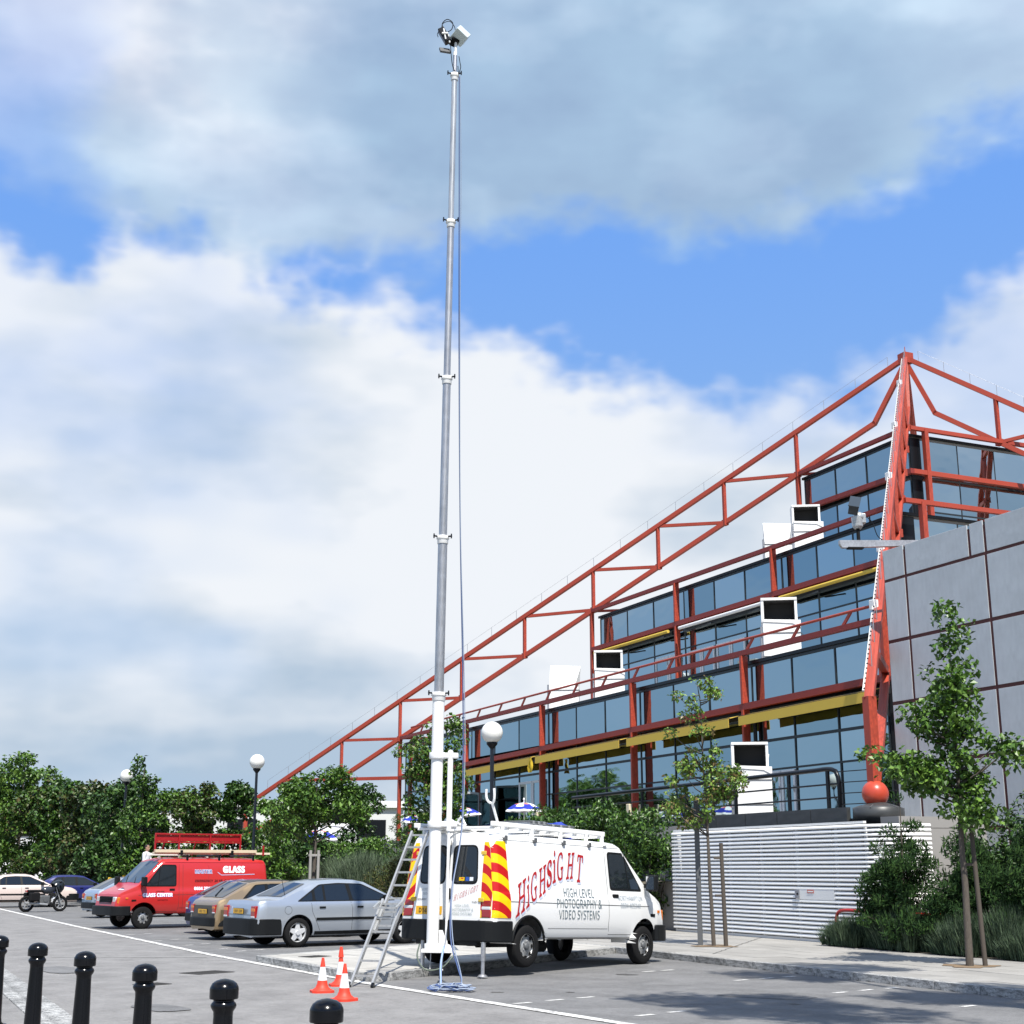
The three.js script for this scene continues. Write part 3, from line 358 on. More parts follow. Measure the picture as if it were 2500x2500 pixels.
{
  const wallTone = texture(256, (u, v) => { const a = pf(u, v, 5, 701, 4), b = pf(u, v * 0.2, 40, 705, 2), l = 0.95 + (a - 0.5) * 0.07 + (b - 0.5) * 0.05; return [l, l, l]; }), z = -2, xs = [-1.74, -0.92, 1.78, 4.5, 7.2, 9.9, 12.6], ys = [0.1, 1.05, 2.5, 4.04, 5.47, 6.95, 8.45], R = rng(3), mats = [0, 1, 2].map((i) => std(0.52 + i * 0.012, 0.55 + i * 0.012, 0.565 + i * 0.012, 0.42, { map: wallTone }));
  mesh('backing', clean([box(14.3, 9.0, 0.3, 5.43, 4.6, z - 0.192), box(0.3, 9.0, 7.6, -1.56, 4.6, z - 4), box(14.3, 0.3, 7.6, 5.43, 8.9, z - 4)]), std(0.085, 0.022, 0.018, 0.7), wall);
  for (let i = 0; i + 1 < xs.length; i++) for (let r = 0; r + 1 < ys.length; r++) { const w = xs[i + 1] - xs[i] - 0.085, h = ys[r + 1] - ys[r] - 0.085, m = mesh('wall_panel', rbox(w, h, 0.03, 0.005), mats[(R() * 3) | 0], wall); m.position.set((xs[i] + xs[i + 1]) / 2, (ys[r] + ys[r + 1]) / 2, z - 0.045); m.rotation.set((R() - 0.5) * 0.004, (R() - 0.5) * 0.004, 0); }
  const xt = [-1.74, -0.92, 1.3, 1.8, 4.5, 7.2, 9.9, 12.6]; for (let i = 0; i + 1 < xt.length; i++) { const w = xt[i + 1] - xt[i] - 0.085; mesh('wall_panel', rbox(w, 0.72, 0.03, 0.005, (xt[i] + xt[i + 1]) / 2, 8.84, z - 0.045), mats[i % 3], wall); }
  for (let k = 0; k < 2; k++) for (let r = 0; r + 1 < ys.length; r++) mesh('wall_panel', rbox(0.05, ys[r + 1] - ys[r] - 0.06, 2.6, 0.012, -1.74, (ys[r] + ys[r + 1]) / 2, z - 1.4 - k * 2.66), mats[(r + k) % 3], wall);
}
// glazed canopy behind the wall top at the far right
const canopy = thing('glazed_canopy', 'slanting glazed canopy with steel arms above the grey panelled wall', 'canopy', site(3.4, 9.3, -6.5), PH);
{ const g = phys(0.42, 0.52, 0.56, 0.05, { metalness: 1 }); for (let k = 0; k < 4; k++) { const m = mesh('canopy_pane', box(2.1, 0.03, 2.6), g, canopy); m.position.set(-2.6 + k * 2.15, 1.1 + k * 0.42, -1); m.rotation.z = 0.19; m.rotation.x = 0.25; } mesh('steel_arm', bar([-4.2, 0.1, 0.3], [5, 2.2, 0.3], 0.1, 0.14), M.steel, canopy); for (const x of [-3.8, -1.7, 0.4]) mesh('strut', rod([x, -0.4, 0], [x + 0.3, (x + 4.2) * 0.23 + 0.1, 0.3], 0.05), M.steel, canopy); mesh('steel_joint', clean([sph(0.14, -3.6, 0.2, 0.3), box(0.5, 0.12, 0.2, -3.9, 0.1, 0.3)]), M.steel, canopy); }
// camera on a bracket at the wall top
const cctv = thing('bracket_camera', 'dark surveillance camera on a pan head at the end of a steel wall bracket', 'camera', site(-2.43, 9.42, -1.9), 0.05);
{ mesh('bracket_arm', clean([extr([[-0.5, 0.08], [-0.44, -0.02], [1.0, 0.04], [1.9, 0.1], [1.9, 0.2], [-0.5, 0.17]], 0.14).translate(0, 0.02, -0.07)]), M.steel, cctv); mesh('underside_plate', box(0.4, 0.04, 0.16, -0.1, 0.0, 0), M.matt, cctv); mesh('post', cyl(0.045, 0.045, 0.36, 0, 0.2, 0), M.matt, cctv); mesh('pan_head', clean([cyl(0.13, 0.15, 0.24, 0, 0.56, 0), sph(0.14, 0.04, 0.8, 0), rbox(0.12, 0.26, 0.2, 0.03, 0.14, 0.76, 0), cyl(0.09, 0.12, 0.06, 0, 0.5, 0)]), M.alu, cctv); const h = mesh('camera_housing', clean([rbox(0.24, 0.26, 0.5, 0.02, -0.04, 0, 0), box(0.27, 0.025, 0.6, -0.04, 0.14, 0.03)]), std(0.03, 0.04, 0.05, 0.35), cctv); h.position.set(-0.02, 1.08, 0.0); h.rotation.set(0.7, -0.35, 0); mesh('cable', tube([[0.1, 0.9, 0], [0.35, 0.7, 0.02], [0.5, 0.3, 0.02], [0.75, 0.15, 0]], 0.012), M.black, cctv); }
// small flood lamps carried by the louvre side: black tube railing along the terrace edge
const rail = thing('terrace_railing', 'black tubular railing with a rounded end above the louvred enclosure', 'railing', SO, PH);
{ const y0 = 2.9, z = -0.55, top = 3.9; mesh('top_tube', tube([[-16, top - 0.03, z], [-9, top, z], [-3, top + 0.03, z], [-2.35, top + 0.03, z], [-2.1, top - 0.03, z], [-2.0, top - 0.25, z], [-2.0, y0, z]], 0.055, 90, 12), M.black, rail); for (const x of [-2.42, -4.0, -6.4, -8.9, -11.4, -13.9]) mesh('post', rbox(0.1, top - y0, 0.06, 0.01, x, (top + y0) / 2, z), M.black, rail); for (const h of [0.35, 0.66]) mesh('middle_rail', rod([-16, y0 + h, z], [-2.05, y0 + h + 0.02, z], 0.022), M.black, rail); for (const h of [0.2, 0.45, 0.7, 0.95]) mesh('wire', rod([-2, y0 + h, z], [-0.3, y0 + h, z - 0.3], 0.012, 0.012, 6), M.black, rail); }
const barrier = thing('red_barrier_rail', 'low red tubular barrier rail in front of the planting bed', 'barrier', SO, PH);
{ const z = 1.3; mesh('rail_tube', tube([[0.12, 0.1, z], [0.12, 0.62, z], [0.16, 0.74, z], [0.28, 0.8, z], [1.5, 0.8, z], [3.6, 0.8, z]], 0.035, 60, 10), std(0.42, 0.015, 0.012, 0.35), barrier); mesh('post', cyl(0.035, 0.035, 0.7, 3.55, 0.1, z), std(0.42, 0.015, 0.012, 0.35), barrier); }
// white roof cowls (ventilators)
function cowl(label, x, y, z, s, yaw, open) {
  const g = thing('vent_cowl', label, 'vent cowl', site(x, y, z), yaw, 'white vent cowls'); g.scale.setScalar(s);
  const w = M.white;
  if (open) {
    mesh('lower_box', extr([[-0.5, 0], [0.42, 0], [0.5, 0.1], [0.5, 1.38], [-0.5, 1.46]], 0.62, 0.01).translate(0, 0, -0.25), w, g);
    mesh('front_flap', extr([[-0.5, 0], [0.3, -0.06], [0.52, -0.18], [0.52, 0.02], [-0.5, 0.06]], 0.2, 0.006).translate(0.0, 1.42, 0.2), w, g);
    mesh('hood_frame', clean([box(0.07, 0.62, 0.6, -0.5, 1.75, -0.1), box(0.07, 0.62, 0.6, 0.42, 1.75, -0.1), box(0.99, 0.07, 0.64, -0.04, 2.09, -0.1)]), w, g); mesh('duct_mesh', box(0.86, 0.6, 0.02, -0.04, 1.76, -0.36), std(0.05, 0.05, 0.05, 0.9), g); mesh('duct_lining', clean([box(0.015, 0.58, 0.5, -0.457, 1.75, -0.1), box(0.015, 0.58, 0.5, 0.377, 1.75, -0.1), box(0.82, 0.015, 0.5, -0.04, 2.045, -0.1), box(0.82, 0.015, 0.5, -0.04, 1.475, -0.1)]), std(0.05, 0.05, 0.05, 0.9), g);
  } else {
    mesh('lower_box', extr([[-0.5, 0], [0.42, 0], [0.5, 0.1], [0.5, 1.2], [-0.5, 1.2]], 0.62, 0.01).translate(0, 0, -0.25), w, g);
    const p = new Float32Array([-0.5, 1.2, 0.37, 0.36, 1.2, 0.37, 0.56, 2.0, -0.2, -0.5, 1.75, 0.1, -0.5, 2.05, -0.2, 0.5, 1.2, -0.25, -0.5, 1.2, -0.25]);
    const q = new THREE.BufferGeometry(); q.setAttribute('position', new THREE.BufferAttribute(p, 3)); q.setIndex([0, 1, 3, 1, 2, 3, 3, 2, 4, 1, 5, 2, 5, 6, 4, 5, 4, 2, 6, 0, 3, 6, 3, 4]); const qq = q.toNonIndexed(); qq.computeVertexNormals(); mesh('folded_hood', qq, std(0.8, 0.8, 0.785, 0.45, { side: THREE.DoubleSide }), g);
  }
  mesh('support_pole', cyl(0.03, 0.03, 1.3, -0.56, 0, 0.3), M.steel, g); for (const h of [0.45, 1.1]) mesh('band', clean([bar([-0.56, h, 0.39], [0.5, h, 0.39], 0.02, 0.02), bar([0.5, h, 0.39], [0.62, h - 0.06, 0.1], 0.02, 0.02)]), M.greyTrim, g);
}
cowl('white vent cowl with black opening on the terrace behind the sparse young tree', -8.1, 2.9, -2.2, 1.02, -0.12, true);
cowl('plain white vent cowl box close behind the cowl on the terrace', -9.2, 2.9, -2.9, 0.98, -0.12, false);
cowl('white vent cowl with black opening on the first roof, beside the near leg', -16.1, 8.35, -9.0, 1.28, -0.15, true);
cowl('plain white vent cowl on the first roof, partly behind the cowl near the leg', -17.4, 8.35, -9.8, 1.2, -0.15, false);
cowl('white vent cowl with black opening on the second roof', -22.7, 14.2, -15.2, 1.2, -0.1, true);
cowl('folded white vent cowl on the second roof without an opening', -25.2, 14.2, -15.4, 1.2, -0.1, false);
cowl('white vent cowl with black opening on the first roof at its far end', -29.6, 8.35, -9.2, 1.28, -0.1, true);
cowl('folded white vent cowl standing alone on the first roof without an opening', -34.6, 8.35, -9.4, 1.36, -0.1, false);
cowl('white vent cowl with black opening low behind the parasol at the terrace end', -47.0, 1.6, -2.0, 1.6, 0.1, true);
cowl('plain white vent cowl box half hidden by the bushy tree', -50.5, 1.6, -2.0, 1.5, 0.1, false);

// parasols on the lower terrace
function parasol(label, x, y, z, r, tilt, turn) {
  const g = thing('parasol', label, 'parasol', site(x, 1.6, z), PH + turn, 'striped parasols on the terrace'); const H = y - 1.6;
  mesh('pole', cyl(0.02, 0.02, H + 0.5, 0, 0, 0, 8), M.white, g); mesh('base', cyl(0.25, 0.22, 0.12, 0, 0, 0, 16), M.greyTrim, g);
  const cols = [lin(0.012, 0.03, 0.36), lin(0.78, 0.78, 0.78), lin(0.72, 0.20, 0.12), lin(0.78, 0.78, 0.78)], pos = [], col = [], rings = [0, 0.25, 0.5, 0.72, 0.9, 1], hs = [0.33, 0.31, 0.26, 0.17, 0.07, 0];
  for (let k = 0; k < 10; k++) for (let i = 0; i + 1 < rings.length; i++) for (let q = 0; q < 3; q++) { const P = (a, t) => { const ang = (k + a) / 10 * 6.2832, sag = (1 - Math.pow(2 * a - 1, 2)) * 0.07 * rings[t]; return [Math.cos(ang) * rings[t] * r * (1 - sag), H + hs[t] * r * 1.35 - sag * 0.4 * r, Math.sin(ang) * rings[t] * r * (1 - sag)]; }; const a0 = q / 3, a1 = (q + 1) / 3, c = i === 4 ? cols[1] : i === 3 ? cols[0] : (k % 2 ? cols[1] : (i % 2 ? cols[2] : cols[0])); for (const p of [P(a0, i), P(a0, i + 1), P(a1, i), P(a1, i), P(a0, i + 1), P(a1, i + 1)]) { pos.push(...p); col.push(c.r, c.g, c.b); } }
  const c = new THREE.BufferGeometry(); c.setAttribute('position', new THREE.Float32BufferAttribute(pos, 3)); c.setAttribute('color', new THREE.Float32BufferAttribute(col, 3)); c.computeVertexNormals(); mesh('canopy', c, std(1, 1, 1, 0.8, { vertexColors: true, side: THREE.DoubleSide }), g);
  mesh('finial', sph(0.04, 0, H + 0.42 * r * 1.35 + 0.03, 0, 10), M.white, g); g.rotation.z = tilt;
}
parasol('blue, white and orange parasol in front of the white double doors', -23.0, 3.72, -2.0, 0.72, 0, 0.2);
parasol('white and blue parasol behind the black lamp post', -28.0, 3.7, -1.8, 0.8, 0.12, 1.1);
parasol('blue parasol low behind the mast and its cable', -33.5, 3.6, -1.6, 0.8, -0.05, 0.6);
parasol('white parasol with blue edges in front of the dark vent opening', -46.6, 3.1, -1.0, 1.15, 0, 0.8);

// distant low white building behind the trees
{ const w = std(0.62, 0.63, 0.62, 0.7), g = thing('distant_white_building', 'low white flat-roofed building far behind the trees', 'building', [-24, 0, -112], 0.15); mesh('wall', box(30, 6.2, 12, 0, 3.1, 0), w, g); mesh('roof_edge', box(30.6, 0.5, 12.6, 0, 6.4, 0), M.white, g); for (let k = 0; k < 9; k++) mesh('window', box(2.2, 1.3, 0.1, -13 + k * 3.2, 4.6, 6.04), M.black, g); }
// ------------------------------------------------------------------ vehicles
// body frame: x forward from the tail, y up, +z the right-hand side; the origin is moved to the middle on the ground
const evaluator = new Evaluator(); evaluator.attributes = ['position', 'normal']; evaluator.useGroups = false;
function rpoly(pts, r) { const o = []; const n = pts.length; for (let i = 0; i < n; i++) { const p = pts[i], a = pts[(i + n - 1) % n], b = pts[(i + 1) % n], la = Math.hypot(a[0] - p[0], a[1] - p[1]), lb = Math.hypot(b[0] - p[0], b[1] - p[1]), k = Math.min(r, la * 0.45, lb * 0.45), A = [p[0] + (a[0] - p[0]) * k / la, p[1] + (a[1] - p[1]) * k / la], B = [p[0] + (b[0] - p[0]) * k / lb, p[1] + (b[1] - p[1]) * k / lb]; for (let t = 0; t <= 4; t++) { const u = t / 4; o.push([(1 - u) * (1 - u) * A[0] + 2 * u * (1 - u) * p[0] + u * u * B[0], (1 - u) * (1 - u) * A[1] + 2 * u * (1 - u) * p[1] + u * u * B[1]]); } } return o; }
function canvasTex(w, h, draw) { const c = document.createElement('canvas'); c.width = w; c.height = h; const x = c.getContext('2d'); draw(x, w, h); const t = new THREE.CanvasTexture(c); t.colorSpace = THREE.SRGBColorSpace; t.anisotropy = 8; return t; }
const decal = (w, h, draw, rough = 0.4) => new THREE.MeshStandardMaterial({ map: canvasTex(w, h, draw), roughness: rough, transparent: true, polygonOffset: true, polygonOffsetFactor: -1 });
const carGlass = phys(0.012, 0.016, 0.02, 0.03, { specularIntensity: 1, ior: 1.6 }), clearGlass = phys(0.05, 0.065, 0.075, 0.03, { ior: 1.7 });
function shapeBody(o) {
  const yt = table(o.top), be = table(o.belt), wd = table(o.width), L = o.L, tum = o.tum, sill = o.sill, cr = o.crown ?? 0.03;
  const prof = (x) => { const b = be(x), t = Math.max(yt(x), b + 0.02), w = wd(x), h = t - b, s = sill, q = (f) => w - 0.02 - f * tum * h; return [[s + 0.03, 0], [s, w - 0.16], [s + 0.03, w - 0.06], [s + 0.1, w - 0.025], [lerp(s, b, 0.5), w + 0.008], [b - 0.12, w + 0.004], [b - 0.03, w - 0.008], [b, w - 0.022], [b + 0.12 * h, q(0.12)], [b + 0.5 * h, q(0.5)], [b + 0.84 * h, q(0.84)], [b + 0.93 * h, q(0.93) - 0.03], [b + 0.975 * h, q(0.97) - 0.09], [t - 0.004, (q(1) - 0.1) * 0.55], [t + cr * Math.min(1, h * 2) * 0.4, 0]]; };
  const warp = (p) => { if (o.lean) p[0] += o.lean * (p[1] - 0.7) * clamp(1 - p[0] / 0.9); return p; };
  const sideZ = (x, y) => { const P = prof(clamp(x, 0, L)); for (let i = 2; i < P.length - 1; i++) if (y >= P[i][0] && y <= P[i + 1][0]) { const d = P[i + 1][0] - P[i][0]; return d < 1e-5 ? P[i][1] : lerp(P[i][1], P[i + 1][1], (y - P[i][0]) / d); } return y < P[3][0] ? P[3][1] : P[P.length - 2][1]; };
  const topY = (x, z) => { const P = prof(clamp(x, 0, L)); z = Math.abs(z); for (let i = P.length - 1; i > 6; i--) if (z >= P[i][1] && z <= P[i - 1][1]) return lerp(P[i][0], P[i - 1][0], (z - P[i][1]) / Math.max(1e-5, P[i - 1][1] - P[i][1])); return P[7][0]; };
  const xs = new Set([0, L]); for (const t of [o.top, o.belt, o.width]) for (const p of t) if (p[0] >= 0 && p[0] <= L) xs.add(p[0]); for (let i = 1; i < 40; i++) xs.add(L * i / 40); const X = [...xs].sort((a, b) => a - b).filter((v, i, A) => !i || v - A[i - 1] > 0.004);
  const n = 15, ring = 2 * n - 2, pos = [], idx = [];
  for (const x of X) { const P = prof(x); for (let i = 0; i < n; i++) pos.push(...warp([x, P[i][0], P[i][1]])); for (let i = n - 2; i > 0; i--) pos.push(...warp([x, P[i][0], -P[i][1]])); }
  for (let k = 0; k + 1 < X.length; k++) for (let i = 0; i < ring; i++) { const a = k * ring + i, b = k * ring + (i + 1) % ring, c = a + ring, d = b + ring; idx.push(a, b, c, b, d, c); }
  for (const [k, f] of [[0, 1], [X.length - 1, 0]]) { let c = [0, 0, 0]; for (let i = 0; i < ring; i++) for (let q = 0; q < 3; q++) c[q] += pos[(k * ring + i) * 3 + q] / ring; pos.push(...c); const ci = pos.length / 3 - 1; for (let i = 0; i < ring; i++) { const a = k * ring + i, b = k * ring + (i + 1) % ring; f ? idx.push(ci, b, a) : idx.push(ci, a, b); } }
  let g = new THREE.BufferGeometry(); g.setAttribute('position', new THREE.Float32BufferAttribute(pos, 3)); g.setIndex(idx); g.computeVertexNormals();
  const A = new Brush(g); A.updateMatrixWorld(); let cur = A;
  for (const ax of o.axles) for (const s of [-1, 1]) { const r = o.arch, cg = new THREE.CylinderGeometry(r, r, 0.5, 32).rotateX(Math.PI / 2).translate(ax, o.archY ?? o.R, s * (wd(ax) - 0.17)); cg.deleteAttribute('uv'); const B = new Brush(cg); B.updateMatrixWorld(); cur = evaluator.evaluate(cur, B, SUBTRACTION); }
  const gg = cur.geometry.clone(); gg.deleteAttribute('normal'); const creased = toCreasedNormals(mergeVertices(gg, 1e-4), 0.62);
  const tess = (poly, e = 0.09) => { const s = new THREE.ShapeGeometry(new THREE.Shape(poly.map((p) => new THREE.Vector2(p[0], p[1])))); s.deleteAttribute('uv'); return new TessellateModifier(e, 11).modify(s.toNonIndexed()); };
  const finish = (g, map, uvf, flip) => { const p = g.attributes.position, uv = new Float32Array(p.count * 2); for (let i = 0; i < p.count; i++) { const a = p.getX(i), b = p.getY(i), U = uvf(a, b); uv[2 * i] = U[0]; uv[2 * i + 1] = U[1]; p.setXYZ(i, ...warp(map(a, b))); } if (flip) for (let i = 0; i < p.count; i += 3) { for (const at of [p]) { const q = [at.getX(i + 1), at.getY(i + 1), at.getZ(i + 1)]; at.setXYZ(i + 1, at.getX(i + 2), at.getY(i + 2), at.getZ(i + 2)); at.setXYZ(i + 2, ...q); } const q0 = uv[2 * i + 2], q1 = uv[2 * i + 3]; uv[2 * i + 2] = uv[2 * i + 4]; uv[2 * i + 3] = uv[2 * i + 5]; uv[2 * i + 4] = q0; uv[2 * i + 5] = q1; } g.setAttribute('uv', new THREE.BufferAttribute(uv, 2)); g.deleteAttribute('normal'); const m = toCreasedNormals(g, 0.6); return m; };
  const bb = (poly) => { const a = poly.map((p) => p[0]), b = poly.map((p) => p[1]); return [Math.min(...a), Math.max(...a), Math.min(...b), Math.max(...b)]; };
  return {
    o, L, sideZ, topY, geometry: creased, warp,
    side(poly, s, off = 0.004, e = 0.09) { const B = bb(poly); return finish(tess(poly, e), (x, y) => [x, y, s * (sideZ(x, y) + off)], (x, y) => [s > 0 ? (x - B[0]) / (B[1] - B[0]) : (B[1] - x) / (B[1] - B[0]), (y - B[2]) / (B[3] - B[2])], s < 0); },
    over(poly, off = 0.005) { const B = bb(poly); return finish(tess(poly, 0.1), (x, z) => [x, topY(x, z) + off * 1.6, -z], (x, z) => [(x - B[0]) / (B[1] - B[0]), (z - B[2]) / (B[3] - B[2])], true && false); },
    rear(poly, off = 0.006, inset = 0) { const B = bb(poly); return finish(tess(poly), (z, y) => [-off + inset, y, z], (z, y) => [(z - B[0]) / (B[1] - B[0]), (y - B[2]) / (B[3] - B[2])], false); },
    line(pts, s, w = 0.008, off = 0.0025) { const gs = []; for (let i = 1; i < pts.length; i++) { const a = pts[i - 1], b = pts[i], dx = b[0] - a[0], dy = b[1] - a[1], l = Math.hypot(dx, dy), nx = -dy / l * w / 2, ny = dx / l * w / 2; gs.push(this.side([[a[0] - nx, a[1] - ny], [b[0] - nx, b[1] - ny], [b[0] + nx, b[1] + ny], [a[0] + nx, a[1] + ny]], s, off)); } return clean(gs); },
  };
}
const dark = { tyre: M.rubber, seam: std(0.03, 0.03, 0.03, 0.8) };
function addWheel(parent, x, z, R, w, rim, style, rimMat) {
  const g = new THREE.Group(); g.name = 'wheel'; parent.add(g); g.position.set(x, R, z); if (z < 0) g.rotation.y = Math.PI;
  const rot = (q) => q.rotateX(Math.PI / 2);
  mesh('tyre', rot(lathe([[rim - 0.01, -w / 2], [rim + 0.02, -w / 2 - 0.006], [R - 0.03, -w / 2], [R - 0.004, -w / 2 + 0.03], [R, 0], [R - 0.004, w / 2 - 0.03], [R - 0.03, w / 2], [rim + 0.02, w / 2 + 0.006], [rim - 0.012, w / 2 - 0.01], [rim - 0.012, -w / 2 + 0.01], [rim - 0.01, -w / 2]], 36)), dark.tyre, g);
  if (style === 'steel') { mesh('rim', rot(lathe([[0, w / 2 - 0.045], [0.03, w / 2 - 0.04], [0.06, w / 2 - 0.03], [0.085, w / 2 - 0.028], [rim * 0.62, w / 2 - 0.05], [rim * 0.8, w / 2 - 0.035], [rim * 0.88, w / 2 - 0.06], [rim * 0.95, w / 2 - 0.02], [rim, w / 2 + 0.004], [rim, -w / 2 + 0.02]], 32)), rimMat ?? M.alu, g); const gs = []; for (let k = 0; k < 8; k++) { const a = k / 8 * 6.2832; gs.push(cyl(0.022, 0.022, 0.01, 0, 0, 0, 10).rotateX(Math.PI / 2).scale(1.5, 0.8, 1).rotateZ(a + Math.PI / 2).translate(Math.cos(a) * rim * 0.82, Math.sin(a) * rim * 0.82, w / 2 - 0.038)); } mesh('vent_holes', clean(gs), M.matt, g); mesh('hub_cap', rot(lathe([[0, w / 2 + 0.012], [0.035, w / 2 + 0.008], [0.05, w / 2 - 0.005], [0.055, w / 2 - 0.03]], 18)), M.greyTrim, g); const nb = []; for (let k = 0; k < 5; k++) { const a = k / 5 * 6.2832; nb.push(sph(0.011, Math.cos(a) * 0.075, Math.sin(a) * 0.075, w / 2 - 0.024, 8)); } mesh('wheel_nuts', clean(nb), M.steel, g); }
  else { mesh('rim', rot(lathe([[rim * 0.86, w / 2 - 0.06], [rim * 0.93, w / 2 - 0.02], [rim, w / 2 + 0.004], [rim, -w / 2 + 0.02]], 32)), rimMat ?? M.alu, g); mesh('rim_back', rot(lathe([[0, w / 2 - 0.07], [rim * 0.9, w / 2 - 0.075]], 28)), M.matt, g); const gs = []; for (let k = 0; k < 5; k++) { const s = extr([[-0.02, 0], [-0.052, rim * 0.45], [-0.03, rim * 0.92], [0.03, rim * 0.92], [0.052, rim * 0.45], [0.02, 0]], 0.03, 0.006).translate(0, 0, w / 2 - 0.055).rotateZ(k / 5 * 6.2832); gs.push(s); } gs.push(cyl(0.055, 0.05, 0.03, 0, 0, 0, 16).rotateX(Math.PI / 2).translate(0, 0, w / 2 - 0.02)); mesh('spokes', clean(gs), rimMat ?? M.alu, g); }
  return g;
}
function vehicle(name, label, cat, B, paint, pos, turn, group) {
  const t = thing(name, label, cat, pos, turn, group), sub = new THREE.Group(); // parts are shifted so that the origin is in the middle
  const o = B.o; const add = (n, g, m, par = t) => mesh(n, g.clone().translate(par === t ? -B.L / 2 : 0, 0, 0), m, par);
  add('body', B.geometry, paint);
  for (const ax of o.axles) for (const s of [-1, 1]) addWheel(t, ax - B.L / 2, s * (table(o.width)(ax) - o.tw / 2 - 0.015), o.R, o.tw, o.rim, o.style, o.rimMat);
  t.userData.add = undefined; delete t.userData.add;
  return { t, add };
}
function bumper(hw, h, wrap) { // a rounded U in plan, closed behind, with soft edges
  const o = rpoly([[wrap, hw], [0.14, hw - 0.01], [-0.05, hw - 0.14], [-0.085, 0.4], [-0.085, -0.4], [-0.05, -hw + 0.14], [0.14, -hw + 0.01], [wrap, -hw], [wrap, -hw + 0.1], [0.2, -hw + 0.12], [0.12, -0.5], [0.12, 0.5], [0.2, hw - 0.12], [wrap, hw - 0.1]], 0.12);
  return extr(o, h - 0.04, 0.02).translate(0, 0, -(h - 0.04) / 2).rotateX(Math.PI / 2);
}
const plateMat = (txt) => new THREE.MeshStandardMaterial({ roughness: 0.4, map: canvasTex(256, 56, (c, w, h) => { c.fillStyle = '#d9a521'; c.fillRect(0, 0, w, h); c.fillStyle = '#111'; c.font = 'bold 46px sans-serif'; c.textAlign = 'center'; c.textBaseline = 'middle'; c.fillText(txt, w / 2, h / 2 + 2, w * 0.92); }) });
const redLens = phys(0.30, 0.012, 0.012, 0.12, { clearcoat: 1 }), orangeLens = phys(0.62, 0.16, 0.015, 0.12, { clearcoat: 1 }), clearLens = phys(0.62, 0.64, 0.66, 0.1, { clearcoat: 1 });

